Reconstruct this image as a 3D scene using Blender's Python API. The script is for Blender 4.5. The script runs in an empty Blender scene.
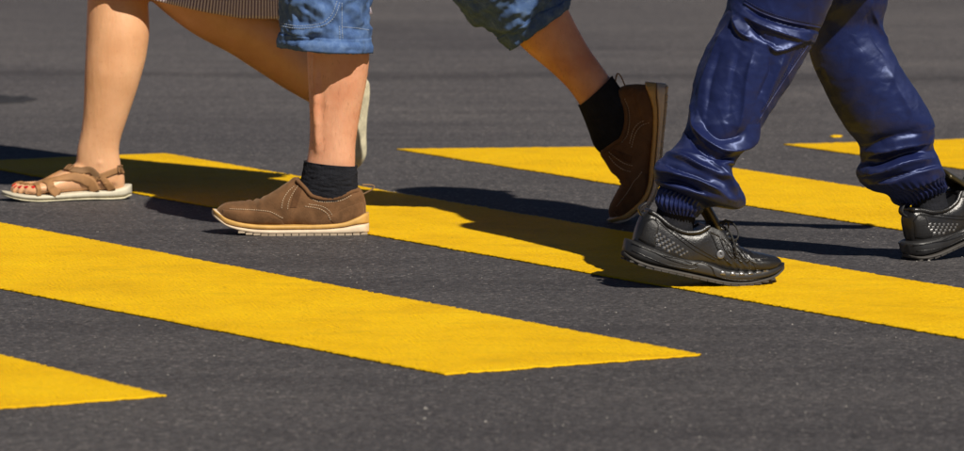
import bpy, bmesh, math, random
import numpy as np
from mathutils import Vector, Matrix, noise
from mathutils.bvhtree import BVHTree

random.seed(7)
rng = np.random.default_rng(7)
R = math.radians
scene = bpy.context.scene
col = scene.collection

# ------------------------------------------------------------------ camera, sky, sun, exposure
FPX, HC, PW, PH = 5000.0, 1.0, 964.0, 451.0          # focal length in photo pixels, camera height
TH = math.atan(495.5 / FPX)                          # pitch below the horizon
cam_d = bpy.data.cameras.new('camera')
cam_d.sensor_width = 36.0
cam_d.lens = FPX / PW * 36.0
cam_d.clip_start, cam_d.clip_end = 0.1, 1000.0
cam_d.dof.use_dof = True
cam_d.dof.focus_distance = 9.35
cam_d.dof.aperture_fstop = 9.0
cam = bpy.data.objects.new('camera', cam_d)
cam.location = (0, 0, HC)
cam.rotation_euler = (math.pi / 2 - TH, 0, 0)
col.objects.link(cam)
scene.camera = cam

SUN_EL, SUN_AZ = 44.0, 29.0                          # sun height; shadows fall 29 deg left of straight away
world = bpy.data.worlds.new('World')
scene.world = world
world.use_nodes = True
wn = world.node_tree
wn.nodes.clear()
sky = wn.nodes.new('ShaderNodeTexSky')
sky.sky_type = 'NISHITA'
sky.sun_disc = False
sky.sun_elevation = R(SUN_EL)
sky.sun_rotation = R(180 - SUN_AZ)
sky.air_density = 0.25
sky.dust_density = 0.1
bg = wn.nodes.new('ShaderNodeBackground')
bg.inputs['Strength'].default_value = 0.05
wo = wn.nodes.new('ShaderNodeOutputWorld')
wn.links.new(sky.outputs[0], bg.inputs[0])
wn.links.new(bg.outputs[0], wo.inputs[0])

sun_d = bpy.data.lights.new('sun', 'SUN')
sun_d.energy = 5.0
sun_d.angle = R(0.5)
sun_d.color = (1.0, 0.93, 0.82)
sun = bpy.data.objects.new('sun', sun_d)
sv = Vector((-math.sin(R(SUN_AZ)) * math.cos(R(SUN_EL)), math.cos(R(SUN_AZ)) * math.cos(R(SUN_EL)), -math.sin(R(SUN_EL))))
sun.rotation_euler = sv.to_track_quat('-Z', 'Y').to_euler()
sun.location = (2, -3, 6)
col.objects.link(sun)

scene.view_settings.view_transform = 'Standard'
scene.view_settings.look = 'None'
scene.view_settings.exposure = 0.06
scene.view_settings.gamma = 1.0
scene.render.engine = 'CYCLES'

# ------------------------------------------------------------------ small maths
CT, ST = math.cos(TH), math.sin(TH)
def P(px, py, Y):
    """point seen at a photo pixel, standing at depth Y (metres from the camera along the ground)"""
    dx, dy, dz = px - 482.0, FPX * CT + (225.5 - py) * ST, -FPX * ST + (225.5 - py) * CT
    t = Y / dy
    return np.array([dx * t, Y, HC + dz * t])
def GY(py):
    return -HC / (-FPX * ST + (225.5 - py) * CT) * (FPX * CT + (225.5 - py) * ST)
def G(px, py):
    return P(px, py, GY(py))
def proj(V):
    V = np.asarray(V, float)
    x, y, z = V[..., 0], V[..., 1], V[..., 2] - HC
    zc = y * CT - z * ST
    yc = y * ST + z * CT
    return 482.0 + FPX * x / zc, 225.5 - FPX * yc / zc
def unit(v):
    v = np.asarray(v, float)
    return v / (np.linalg.norm(v, axis=-1, keepdims=True) + 1e-12)
def crom(pts, n):
    """Catmull-Rom resample of rows to n rows, even in row index arc length"""
    pts = np.asarray(pts, float)
    if len(pts) == 2:
        t = np.linspace(0, 1, n)[:, None]
        return pts[0] * (1 - t) + pts[1] * t
    d = np.linalg.norm(np.diff(pts, axis=0), axis=1) + 1e-9
    s = np.concatenate([[0], np.cumsum(d)])
    return np.stack([pchip(s, pts[:, k], np.linspace(0, s[-1], n)) for k in range(pts.shape[1])], 1)
def pchip(x, y, q):
    x, y = np.asarray(x, float), np.asarray(y, float)
    h = np.diff(x); dl = np.diff(y) / h
    m = np.zeros_like(y)
    m[0], m[-1] = dl[0], dl[-1]
    for i in range(1, len(x) - 1):
        if dl[i-1] * dl[i] > 0:
            w1, w2 = 2*h[i] + h[i-1], h[i] + 2*h[i-1]
            m[i] = (w1 + w2) / (w1 / dl[i-1] + w2 / dl[i])
    q = np.asarray(q, float)
    i = np.clip(np.searchsorted(x, q, side='right') - 1, 0, len(x) - 2)
    t = (q - x[i]) / h[i]
    return ((1+2*t)*(1-t)**2)*y[i] + t*(1-t)**2*h[i]*m[i] + t*t*(3-2*t)*y[i+1] + t*t*(t-1)*h[i]*m[i+1]

# ------------------------------------------------------------------ mesh helpers
def grid_faces(nr, nc, wrap, off=0):
    F = []
    for i in range(nr - 1):
        for j in range(nc if wrap else nc - 1):
            a, b = i*nc + j, i*nc + (j+1) % nc
            F.append((off+a, off+b, off+b+nc, off+a+nc))
    return F
def merge(*meshes):
    V, F, o = [], [], 0
    for v, f in meshes:
        v = np.asarray(v, float).reshape(-1, 3)
        V.append(v); F += [tuple(k + o for k in q) for q in f]; o += len(v)
    return np.concatenate(V), F
def closed_loft(rings):
    """rings (m,n,3) -> closed mesh"""
    rings = np.asarray(rings, float)
    m, n, _ = rings.shape
    V = rings.reshape(-1, 3)
    F = grid_faces(m, n, True)
    V = np.concatenate([V, [rings[0].mean(0), rings[-1].mean(0)]])
    a, b = m*n, m*n + 1
    for j in range(n):
        F.append((a, (j+1) % n, j))
        F.append((b, (m-1)*n + j, (m-1)*n + (j+1) % n))
    return V, F
def limb(C, A, B=None, n=20, m=None, ref=(0, 1, 0)):
    """tapered limb through centres C with side radius A and depth radius B, round ends"""
    C = np.asarray(C, float); A = np.asarray(A, float); B = A if B is None else np.asarray(B, float)
    m = m or max(8, 6 * len(C))
    D = crom(np.column_stack([C, A, B]), m)
    C, A, B = D[:, :3], D[:, 3], D[:, 4]
    T = unit(np.gradient(C, axis=0))
    S = unit(np.cross(T, np.asarray(ref, float)))
    N = unit(np.cross(S, T))
    ph = np.linspace(0, 2*np.pi, n, endpoint=False)
    rings = []
    for k in (85, 60, 30):
        rings.append(C[0] - T[0]*min(A[0], B[0])*math.sin(R(k)) + math.cos(R(k))*(np.outer(np.cos(ph), S[0]*A[0]) + np.outer(np.sin(ph), N[0]*B[0])))
    for i in range(m):
        rings.append(C[i] + np.outer(np.cos(ph), S[i]*A[i]) + np.outer(np.sin(ph), N[i]*B[i]))
    for k in (30, 60, 85):
        rings.append(C[-1] + T[-1]*min(A[-1], B[-1])*math.sin(R(k)) + math.cos(R(k))*(np.outer(np.cos(ph), S[-1]*A[-1]) + np.outer(np.sin(ph), N[-1]*B[-1])))
    return closed_loft(rings)
def pair_rings(pairs, Y, ratio, nu, nv, yaw=0.0, expo=2.0):
    """rings whose left and right outline run through pairs of photo points at depth Y (one per pair); ratio = depth/width"""
    Y = [Y]*len(pairs) if np.isscalar(Y) else Y
    ratio = [ratio]*len(pairs) if np.isscalar(ratio) else ratio
    L = np.array([P(a[0], a[1], y) for (a, b), y in zip(pairs, Y)])
    Rr = np.array([P(b[0], b[1], y) for (a, b), y in zip(pairs, Y)])
    D = crom(np.column_stack([L, Rr, np.array(ratio)[:, None]*0.2]), nv)
    L, Rr, ra = D[:, :3], D[:, 3:6], D[:, 6]/0.2
    C = (L + Rr)/2; S = (Rr - L)/2
    ph = np.linspace(0, 2*np.pi, nu, endpoint=False)
    c, s = np.cos(ph), np.sin(ph)
    c = np.sign(c)*np.abs(c)**(2/expo); s = np.sign(s)*np.abs(s)**(2/expo)
    dep = np.array([math.sin(yaw), math.cos(yaw), 0.0])
    w = np.linalg.norm(S, axis=1)
    return C[:, None, :] + c[None, :, None]*S[:, None, :] + s[None, :, None]*dep*(w*ra)[:, None, None]
def ring_normals(rg):
    du = np.roll(rg, -1, 1) - np.roll(rg, 1, 1)
    dv = np.gradient(rg, axis=0)
    n = unit(np.cross(du, dv))
    c = rg.mean(1, keepdims=True)
    if ((rg - c)*n).sum() < 0: n = -n
    return n
def fbm(rg, sc, seed, stretch=(1, 1, 1), oct=3):
    out = np.empty(rg.shape[:-1])
    flat = rg.reshape(-1, 3)
    o = out.reshape(-1)
    for i, p in enumerate(flat):
        o[i] = noise.fractal(Vector((p[0]*sc*stretch[0]+seed, p[1]*sc*stretch[1], p[2]*sc*stretch[2])), 1.0, 2.0, oct)
    return out
def ridged(rg, sc, seed, stretch, rot=0.0):
    """sharp-crested creases"""
    q = rg.copy()
    c, s = math.cos(rot), math.sin(rot)
    q[..., 0], q[..., 2] = rg[..., 0]*c - rg[..., 2]*s, rg[..., 0]*s + rg[..., 2]*c
    n = fbm(q, sc, seed, stretch, 2)
    return np.clip(1 - np.abs(n)*2.6, 0, 1)**2
def stroke_disp(rg, nrm, strokes, asym=False):
    """folds: each stroke is (photo polyline, width px, height m); applied to the side of the cloth facing the camera"""
    px, py = proj(rg)
    face = np.clip(-nrm[..., 1]*2.2 + 0.35, 0, 1)
    out = np.zeros(px.shape)
    for line, w, amp in strokes:
        line = crom(np.asarray(line, float), 24) if len(line) > 2 else np.asarray(line, float)
        best = np.full(px.shape, 1e9)
        tt = np.zeros(px.shape); sg = np.zeros(px.shape)
        k = len(line) - 1
        for i in range(k):
            a, b = line[i], line[i+1]
            d = b - a; L2 = (d**2).sum() + 1e-9
            t = np.clip(((px - a[0])*d[0] + (py - a[1])*d[1])/L2, 0, 1)
            q = np.hypot(px - a[0] - t*d[0], py - a[1] - t*d[1])
            sel = q < best
            best = np.where(sel, q, best); tt = np.where(sel, (i + t)/k, tt)
            sg = np.where(sel, d[0]*(py - a[1]) - d[1]*(px - a[0]), sg)
        fade = np.clip(np.minimum(tt, 1 - tt)/0.22, 0.25, 1)
        if asym: out += amp*np.where(sg > 0, np.exp(-(best/(w*.55))**1.5), np.exp(-(best/(w*1.5))**1.15))*fade
        else: out += amp*np.exp(-(best/w)**1.6)*fade
    return out*face
def tube(path, r, n=6, closed=False):
    path = np.asarray(path, float)
    m = len(path)
    r = np.full(m, r) if np.isscalar(r) else np.asarray(r, float)
    T = unit((np.roll(path, -1, 0) - np.roll(path, 1, 0)) if closed else np.gradient(path, axis=0))
    ref = np.array([0.13, 0.31, 0.94]) if abs(T[:, 2]).mean() < 0.8 else np.array([0.9, 0.4, 0.1])
    S = unit(np.cross(T, ref)); N = np.cross(S, T)
    ph = np.linspace(0, 2*np.pi, n, endpoint=False)
    rg = path[:, None] + r[:, None, None]*(np.cos(ph)[None, :, None]*S[:, None] + np.sin(ph)[None, :, None]*N[:, None])
    if closed:
        rg = np.concatenate([rg, rg[:1]])
        return rg.reshape(-1, 3), grid_faces(m + 1, n, True)
    return closed_loft(rg)
def box(c, sx, sy, sz):
    c = np.asarray(c, float)
    V = np.array([[x, y, z] for x in (-1, 1) for y in (-1, 1) for z in (-1, 1)])*np.array([sx, sy, sz])/2 + c
    return V, [(0, 1, 3, 2), (4, 6, 7, 5), (0, 4, 5, 1), (2, 3, 7, 6), (0, 2, 6, 4), (1, 5, 7, 3)]
def slab_grid(top, bot):
    """closed slab between two (m,n,3) grids"""
    m, n, _ = top.shape
    V = np.concatenate([top.reshape(-1, 3), bot.reshape(-1, 3)])
    o = m*n
    F = grid_faces(m, n, False)
    F += [(d+o, c+o, b+o, a+o) for a, b, c, d in grid_faces(m, n, False)]
    for j in range(n-1):
        F.append((j+1, j, o+j, o+j+1)); a = (m-1)*n + j; F.append((a, a+1, o+a+1, o+a))
    for i in range(m-1):
        F.append((i*n, (i+1)*n, o+(i+1)*n, o+i*n)); a = i*n + n - 1; F.append((a+n, a, o+a, o+a+n))
    return V, F
def mesh_of(name, V, F, mat, smooth=True, uv=None):
    me = bpy.data.meshes.new(name)
    me.from_pydata([tuple(v) for v in np.asarray(V, float)], [], [tuple(int(k) for k in f) for f in F])
    if uv is not None:
        lay = me.uv_layers.new(name='UVMap')
        idx = np.empty(len(me.loops), dtype=np.int32)
        me.loops.foreach_get('vertex_index', idx)
        lay.data.foreach_set('uv', np.asarray(uv, np.float32)[idx].ravel())
    if mat: me.materials.append(mat)
    bm = bmesh.new(); bm.from_mesh(me)
    bmesh.ops.recalc_face_normals(bm, faces=bm.faces)
    bm.to_mesh(me); bm.free()
    if smooth:
        me.polygons.foreach_set('use_smooth', np.ones(len(me.polygons), dtype=bool))
    me.update()
    return me
def obj(name, mesh, parent=None, base=None):
    """link a mesh built in world coordinates; base = the world position of the top-level thing"""
    if base is not None:
        mesh.transform(Matrix.Translation(-Vector(base)))
    o = bpy.data.objects.new(name, mesh)
    col.objects.link(o)
    if parent: o.parent = parent
    return o
def remesh(V, F, voxel, it=4, fac=0.5):
    me = bpy.data.meshes.new('tmp')
    me.from_pydata([tuple(v) for v in V], [], F)
    o = bpy.data.objects.new('tmp', me); col.objects.link(o)
    m = o.modifiers.new('r', 'REMESH'); m.mode = 'VOXEL'; m.voxel_size = voxel
    s = o.modifiers.new('s', 'SMOOTH'); s.factor = fac; s.iterations = it
    dg = bpy.context.evaluated_depsgraph_get()
    me2 = bpy.data.meshes.new_from_object(o.evaluated_get(dg))
    bpy.data.objects.remove(o); bpy.data.meshes.remove(me)
    me2.materials.clear()
    me2.polygons.foreach_set('use_smooth', np.ones(len(me2.polygons), dtype=bool))
    return me2
def bvh_of(V, F):
    return BVHTree.FromPolygons([tuple(v) for v in V], F)
def bvh_mesh(me):
    return BVHTree.FromPolygons([v.co[:] for v in me.vertices], [p.vertices[:] for p in me.polygons])

# ------------------------------------------------------------------ materials
def mat_new(name):
    m = bpy.data.materials.new(name); m.use_nodes = True
    nt = m.node_tree
    b = nt.nodes['Principled BSDF']
    return m, nt, b
def nd(nt, t, **kw):
    n = nt.nodes.new(t)
    for k, v in kw.items():
        if k in n.inputs: n.inputs[k].default_value = v
        else: setattr(n, k, v)
    return n
def ramp(nt, src, stops):
    r = nt.nodes.new('ShaderNodeValToRGB')
    e = r.color_ramp.elements
    while len(e) < len(stops): e.new(0.5)
    for el, (p, c) in zip(e, stops):
        el.position = p; el.color = (*c, 1) if len(c) == 3 else c
    nt.links.new(src, r.inputs[0])
    return r.outputs[0]
def mix(nt, fac, a, b, mode='MIX'):
    m = nt.nodes.new('ShaderNodeMix'); m.data_type = 'RGBA'; m.blend_type = mode
    for s, v in ((m.inputs['Factor'], fac), (m.inputs[6], a), (m.inputs[7], b)):
        if hasattr(v, 'links') or isinstance(v, bpy.types.NodeSocket): nt.links.new(v, s)
        elif isinstance(v, (tuple, list)): s.default_value = (*v, 1) if len(v) == 3 else v
        else: s.default_value = v
    return m.outputs[2]
def coords(nt, kind='Object', scale=(1, 1, 1), rot=(0, 0, 0)):
    t = nt.nodes.new('ShaderNodeTexCoord')
    mp = nt.nodes.new('ShaderNodeMapping')
    mp.inputs['Scale'].default_value = scale; mp.inputs['Rotation'].default_value = rot
    nt.links.new(t.outputs[kind], mp.inputs[0])
    return mp.outputs[0]
def noise_n(nt, vec, scale, detail=4, rough=0.55, dist=0.0):
    n = nd(nt, 'ShaderNodeTexNoise', Scale=scale, Detail=detail, Roughness=rough, Distortion=dist)
    nt.links.new(vec, n.inputs['Vector'])
    return n.outputs['Fac']
def vor(nt, vec, scale, out='Distance', feature='F1'):
    n = nd(nt, 'ShaderNodeTexVoronoi', Scale=scale); n.feature = feature
    nt.links.new(vec, n.inputs['Vector'])
    return n.outputs[out]
def math_n(nt, op, a, b=0.0, clamp=False):
    n = nt.nodes.new('ShaderNodeMath'); n.operation = op; n.use_clamp = clamp
    for s, v in zip(n.inputs, (a, b)):
        if isinstance(v, bpy.types.NodeSocket): nt.links.new(v, s)
        else: s.default_value = v
    return n.outputs[0]
def bump(nt, b, h, strength=0.3, dist=0.002, prev=None):
    n = nd(nt, 'ShaderNodeBump', Strength=strength, Distance=dist)
    nt.links.new(h, n.inputs['Height'])
    if prev is not None: nt.links.new(prev, n.inputs['Normal'])
    nt.links.new(n.outputs[0], b.inputs['Normal'])
    return n.outputs[0]

def m_skin(name, c1, c2):
    m, nt, b = mat_new(name)
    v = coords(nt)
    n1 = noise_n(nt, v, 14, 5)
    n2 = noise_n(nt, v, 120, 4)
    c = ramp(nt, n1, [(0.3, c1), (0.7, c2)])
    freck = ramp(nt, n2, [(0.60, (1, 1, 1)), (0.78, (0.80, 0.68, 0.6))])
    nt.links.new(mix(nt, 0.5, c, freck, 'MULTIPLY'), b.inputs['Base Color'])
    b.inputs['Roughness'].default_value = 0.43
    b.inputs['Subsurface Weight'].default_value = 0.18
    b.inputs['Subsurface Radius'].default_value = (1.0, 0.35, 0.15)
    b.inputs['Subsurface Scale'].default_value = 0.006
    n3 = noise_n(nt, coords(nt, scale=(1, 1, 0.35)), 60, 4)
    p = bump(nt, b, n3, 0.4, 0.003)
    p = bump(nt, b, noise_n(nt, coords(nt, scale=(1, 1, 0.25)), 26, 3), 0.35, 0.006, p)
    bump(nt, b, noise_n(nt, v, 600, 3), 0.25, 0.0006, p)
    return m
def m_plain(name, c, rough=0.6, bscale=300, bstr=0.2, bdist=0.0006, metal=0.0, var=0.25, spec=0.5):
    m, nt, b = mat_new(name)
    v = coords(nt)
    n = noise_n(nt, v, 45, 5)
    lo = tuple(k*(1-var) for k in c); hi = tuple(min(1, k*(1+var)) for k in c)
    nt.links.new(ramp(nt, n, [(0.3, lo), (0.7, hi)]), b.inputs['Base Color'])
    b.inputs['Roughness'].default_value = rough
    b.inputs['Metallic'].default_value = metal
    b.inputs['Specular IOR Level'].default_value = spec
    bump(nt, b, noise_n(nt, v, bscale, 4), bstr, bdist)
    return m
def m_suede(name, c):
    m, nt, b = mat_new(name)
    v = coords(nt)
    n = noise_n(nt, v, 28, 6, 0.65, 0.4)
    n2 = noise_n(nt, v, 500, 3)
    a = ramp(nt, n, [(0.3, tuple(k*0.62 for k in c)), (0.52, c), (0.75, tuple(k*1.35 for k in c))])
    nt.links.new(mix(nt, 0.35, a, ramp(nt, n2, [(0.3, (0.5, 0.5, 0.5)), (0.7, (1, 1, 1))]), 'MULTIPLY'), b.inputs['Base Color'])
    b.inputs['Roughness'].default_value = 0.95
    b.inputs['Specular IOR Level'].default_value = 0.15
    b.inputs['Sheen Weight'].default_value = 0.25
    b.inputs['Sheen Tint'].default_value = (0.8, 0.55, 0.35, 1)
    p = bump(nt, b, noise_n(nt, v, 70, 5), 0.5, 0.003)
    bump(nt, b, n2, 0.4, 0.0008, p)
    return m
def m_denim(name):
    m, nt, b = mat_new(name)
    v = coords(nt)
    tw = nd(nt, 'ShaderNodeTexWave', Scale=230.0, Distortion=0.6); tw.wave_type = 'BANDS'; tw.bands_direction = 'DIAGONAL'
    nt.links.new(v, tw.inputs['Vector'])
    n = noise_n(nt, v, 40, 7, 0.7)
    fade = ramp(nt, n, [(0.28, (0.046, 0.090, 0.220)), (0.5, (0.080, 0.150, 0.325)), (0.74, (0.15, 0.24, 0.43))])
    nt.links.new(mix(nt, 0.35, fade, ramp(nt, tw.outputs['Fac'], [(0.3, (0.55, 0.6, 0.7)), (0.8, (1, 1, 1))]), 'MULTIPLY'), b.inputs['Base Color'])
    b.inputs['Roughness'].default_value = 0.85
    b.inputs['Specular IOR Level'].default_value = 0.2
    p = bump(nt, b, n, 0.35, 0.002)
    bump(nt, b, tw.outputs['Fac'], 0.3, 0.0006, p)
    return m
def m_satin(name):
    m, nt, b = mat_new(name)
    v = coords(nt)
    n = noise_n(nt, v, 30, 5, 0.6, 0.5)
    nt.links.new(ramp(nt, n, [(0.3, (0.0085, 0.0130, 0.064)), (0.7, (0.014, 0.0215, 0.096))]), b.inputs['Base Color'])
    b.inputs['Roughness'].default_value = 0.43
    b.inputs['Metallic'].default_value = 0.25
    b.inputs['Specular IOR Level'].default_value = 0.65
    b.inputs['Specular Tint'].default_value = (0.66, 0.78, 1.0, 1)
    b.inputs['Anisotropic'].default_value = 0.6
    tg = nt.nodes.new('ShaderNodeTangent'); tg.direction_type = 'UV_MAP'
    nt.links.new(tg.outputs[0], b.inputs['Tangent'])
    b.inputs['Sheen Weight'].default_value = 0.03
    b.inputs['Sheen Tint'].default_value = (0.45, 0.58, 1.0, 1)
    # crumple creases of thin cloth, then the weave
    dv = nd(nt, 'ShaderNodeTexNoise', Scale=14.0, Detail=2.0)
    nt.links.new(v, dv.inputs['Vector'])
    mv = nt.nodes.new('ShaderNodeVectorMath'); mv.operation = 'MULTIPLY_ADD'
    nt.links.new(dv.outputs['Color'], mv.inputs[0]); mv.inputs[1].default_value = (.05, .05, .05); nt.links.new(v, mv.inputs[2])
    ed = vor(nt, mv.outputs[0], 26, 'Distance', 'DISTANCE_TO_EDGE')
    cr = ramp(nt, ed, [(0.0, (0, 0, 0)), (0.10, (0.75, 0.75, 0.75)), (0.35, (1, 1, 1))])
    p = bump(nt, b, cr, 0.08, 0.0022)
    p = bump(nt, b, noise_n(nt, v, 70, 5, 0.6, 0.8), 0.14, 0.002, p)
    bump(nt, b, noise_n(nt, coords(nt, 'UV', (1, 1, 1)), 1500, 2), 0.12, 0.0003, p)
    return m
def m_stripe_cloth(name):
    m, nt, b = mat_new(name)
    t = nt.nodes.new('ShaderNodeTexCoord')
    w = nd(nt, 'ShaderNodeTexWave', Scale=0.3183*1.0, Distortion=0.25); w.wave_type = 'BANDS'; w.bands_direction = 'X'
    mp = nt.nodes.new('ShaderNodeMapping'); mp.inputs['Scale'].default_value = (250, 250, 1)
    mp.inputs['Rotation'].default_value = (0, 0, 0)
    nt.links.new(t.outputs['UV'], mp.inputs[0]); nt.links.new(mp.outputs[0], w.inputs['Vector'])
    c = ramp(nt, w.outputs['Fac'], [(0.35, (0.78, 0.72, 0.76)), (0.55, (0.16, 0.11, 0.17))])
    nt.links.new(c, b.inputs['Base Color'])
    b.inputs['Roughness'].default_value = 0.85
    bump(nt, b, noise_n(nt, coords(nt), 700, 2), 0.3, 0.0005)
    return m

def m_asphalt():
    m, nt, b = mat_new('asphalt')
    v = coords(nt)
    # aggregate: stones of several sizes in dark binder
    c1 = nd(nt, 'ShaderNodeTexVoronoi', Scale=230.0); nt.links.new(v, c1.inputs['Vector'])
    c2 = nd(nt, 'ShaderNodeTexVoronoi', Scale=110.0); nt.links.new(v, c2.inputs['Vector'])
    bw1 = nt.nodes.new('ShaderNodeSeparateColor'); nt.links.new(c1.outputs['Color'], bw1.inputs[0])
    bw2 = nt.nodes.new('ShaderNodeSeparateColor'); nt.links.new(c2.outputs['Color'], bw2.inputs[0])
    g1 = ramp(nt, bw1.outputs[0], [(0.0, (0.050, 0.047, 0.049)), (0.6, (0.076, 0.072, 0.075)), (0.95, (0.104, 0.098, 0.100)), (1.0, (0.22, 0.20, 0.19))])
    g2 = ramp(nt, bw2.outputs[1], [(0.0, (0.55, 0.55, 0.55)), (0.5, (0.95, 0.95, 0.95)), (0.94, (1.15, 1.14, 1.13)), (1.0, (1.8, 1.75, 1.7))])
    a = mix(nt, 0.75, g1, g2, 'MULTIPLY')
    # traffic polish, dirt and old streaks
    big = noise_n(nt, coords(nt, scale=(0.55, 0.55, 1), rot=(0, 0, R(20))), 1.1, 6, 0.6, 0.6)
    a = mix(nt, 0.8, a, ramp(nt, big, [(0.3, (0.72, 0.71, 0.74)), (0.55, (0.98, 0.97, 0.97)), (0.75, (1.25, 1.22, 1.18))]), 'MULTIPLY')
    st = noise_n(nt, coords(nt, scale=(0.35, 2.6, 1), rot=(0, 0, R(6))), 2.2, 5, 0.6, 0.3)
    a = mix(nt, 0.7, a, ramp(nt, st, [(0.33, (0.74, 0.73, 0.74)), (0.5, (1, 1, 1)), (0.68, (1.16, 1.14, 1.12))]), 'MULTIPLY')
    # asphalt colour turns paler further up the road
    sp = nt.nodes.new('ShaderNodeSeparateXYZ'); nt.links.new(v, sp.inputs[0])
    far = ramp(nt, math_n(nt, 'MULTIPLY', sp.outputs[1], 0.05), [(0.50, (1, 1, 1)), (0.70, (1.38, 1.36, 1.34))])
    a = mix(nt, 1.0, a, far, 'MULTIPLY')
    # a darker sealed joint crossing the road
    jl = math_n(nt, 'ADD', sp.outputs[1], math_n(nt, 'MULTIPLY', sp.outputs[0], 0.08))
    jl = math_n(nt, 'ADD', jl, math_n(nt, 'MULTIPLY', noise_n(nt, v, 2.2, 4), 0.5))
    jd = math_n(nt, 'ABSOLUTE', math_n(nt, 'SUBTRACT', jl, 14.75))
    a = mix(nt, 1.0, a, ramp(nt, jd, [(0.0, (0.66, 0.65, 0.66)), (0.10, (0.80, 0.80, 0.80)), (0.20, (1, 1, 1))]), 'MULTIPLY')
    nt.links.new(a, b.inputs['Base Color'])
    b.inputs['Roughness'].default_value = 0.72
    b.inputs['Specular IOR Level'].default_value = 0.35
    p = bump(nt, b, math_n(nt, 'SUBTRACT', 1.0, c1.outputs['Distance']), 0.38, 0.004)
    p = bump(nt, b, math_n(nt, 'SUBTRACT', 1.0, c2.outputs['Distance']), 0.3, 0.006, p)
    bump(nt, b, noise_n(nt, v, 18, 6), 0.25, 0.012, p)
    return m
def m_paint():
    m, nt, b = mat_new('yellow_road_paint')
    v = coords(nt)
    n = noise_n(nt, v, 5, 7, 0.65, 0.3)
    fine = noise_n(nt, v, 130, 4, 0.6)
    c = ramp(nt, n, [(0.28, (0.76, 0.43, 0.003)), (0.5, (0.88, 0.52, 0.004)), (0.75, (0.94, 0.59, 0.006))])
    c = mix(nt, 0.35, c, ramp(nt, fine, [(0.3, (0.62, 0.58, 0.5)), (0.6, (1, 1, 1))]), 'MULTIPLY')
    # worn pits down to the asphalt
    pit = noise_n(nt, v, 70, 6, 0.75)
    c = mix(nt, ramp(nt, pit, [(0.655, (0, 0, 0)), (0.70, (1, 1, 1))]), c, (0.10, 0.07, 0.02))
    dirt = noise_n(nt, coords(nt, scale=(0.6, 1.5, 1)), 9, 6, 0.7)
    c = mix(nt, ramp(nt, dirt, [(0.54, (0, 0, 0)), (0.8, (0.40, 0.40, 0.40))]), c, (0.35, 0.22, 0.02))
    nt.links.new(c, b.inputs['Base Color'])
    b.inputs['Roughness'].default_value = 0.6
    b.inputs['Specular IOR Level'].default_value = 0.15
    w = nd(nt, 'ShaderNodeTexWave', Scale=34.0, Distortion=0.7); w.wave_type = 'BANDS'; w.bands_direction = 'X'
    w.inputs['Detail'].default_value = 3
    nt.links.new(coords(nt, rot=(0, 0, R(-52))), w.inputs['Vector'])
    p = bump(nt, b, w.outputs['Fac'], 0.55, 0.0035)
    p = bump(nt, b, vor(nt, v, 140), 0.45, 0.003, p)
    bump(nt, b, fine, 0.3, 0.002, p)
    return m

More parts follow.
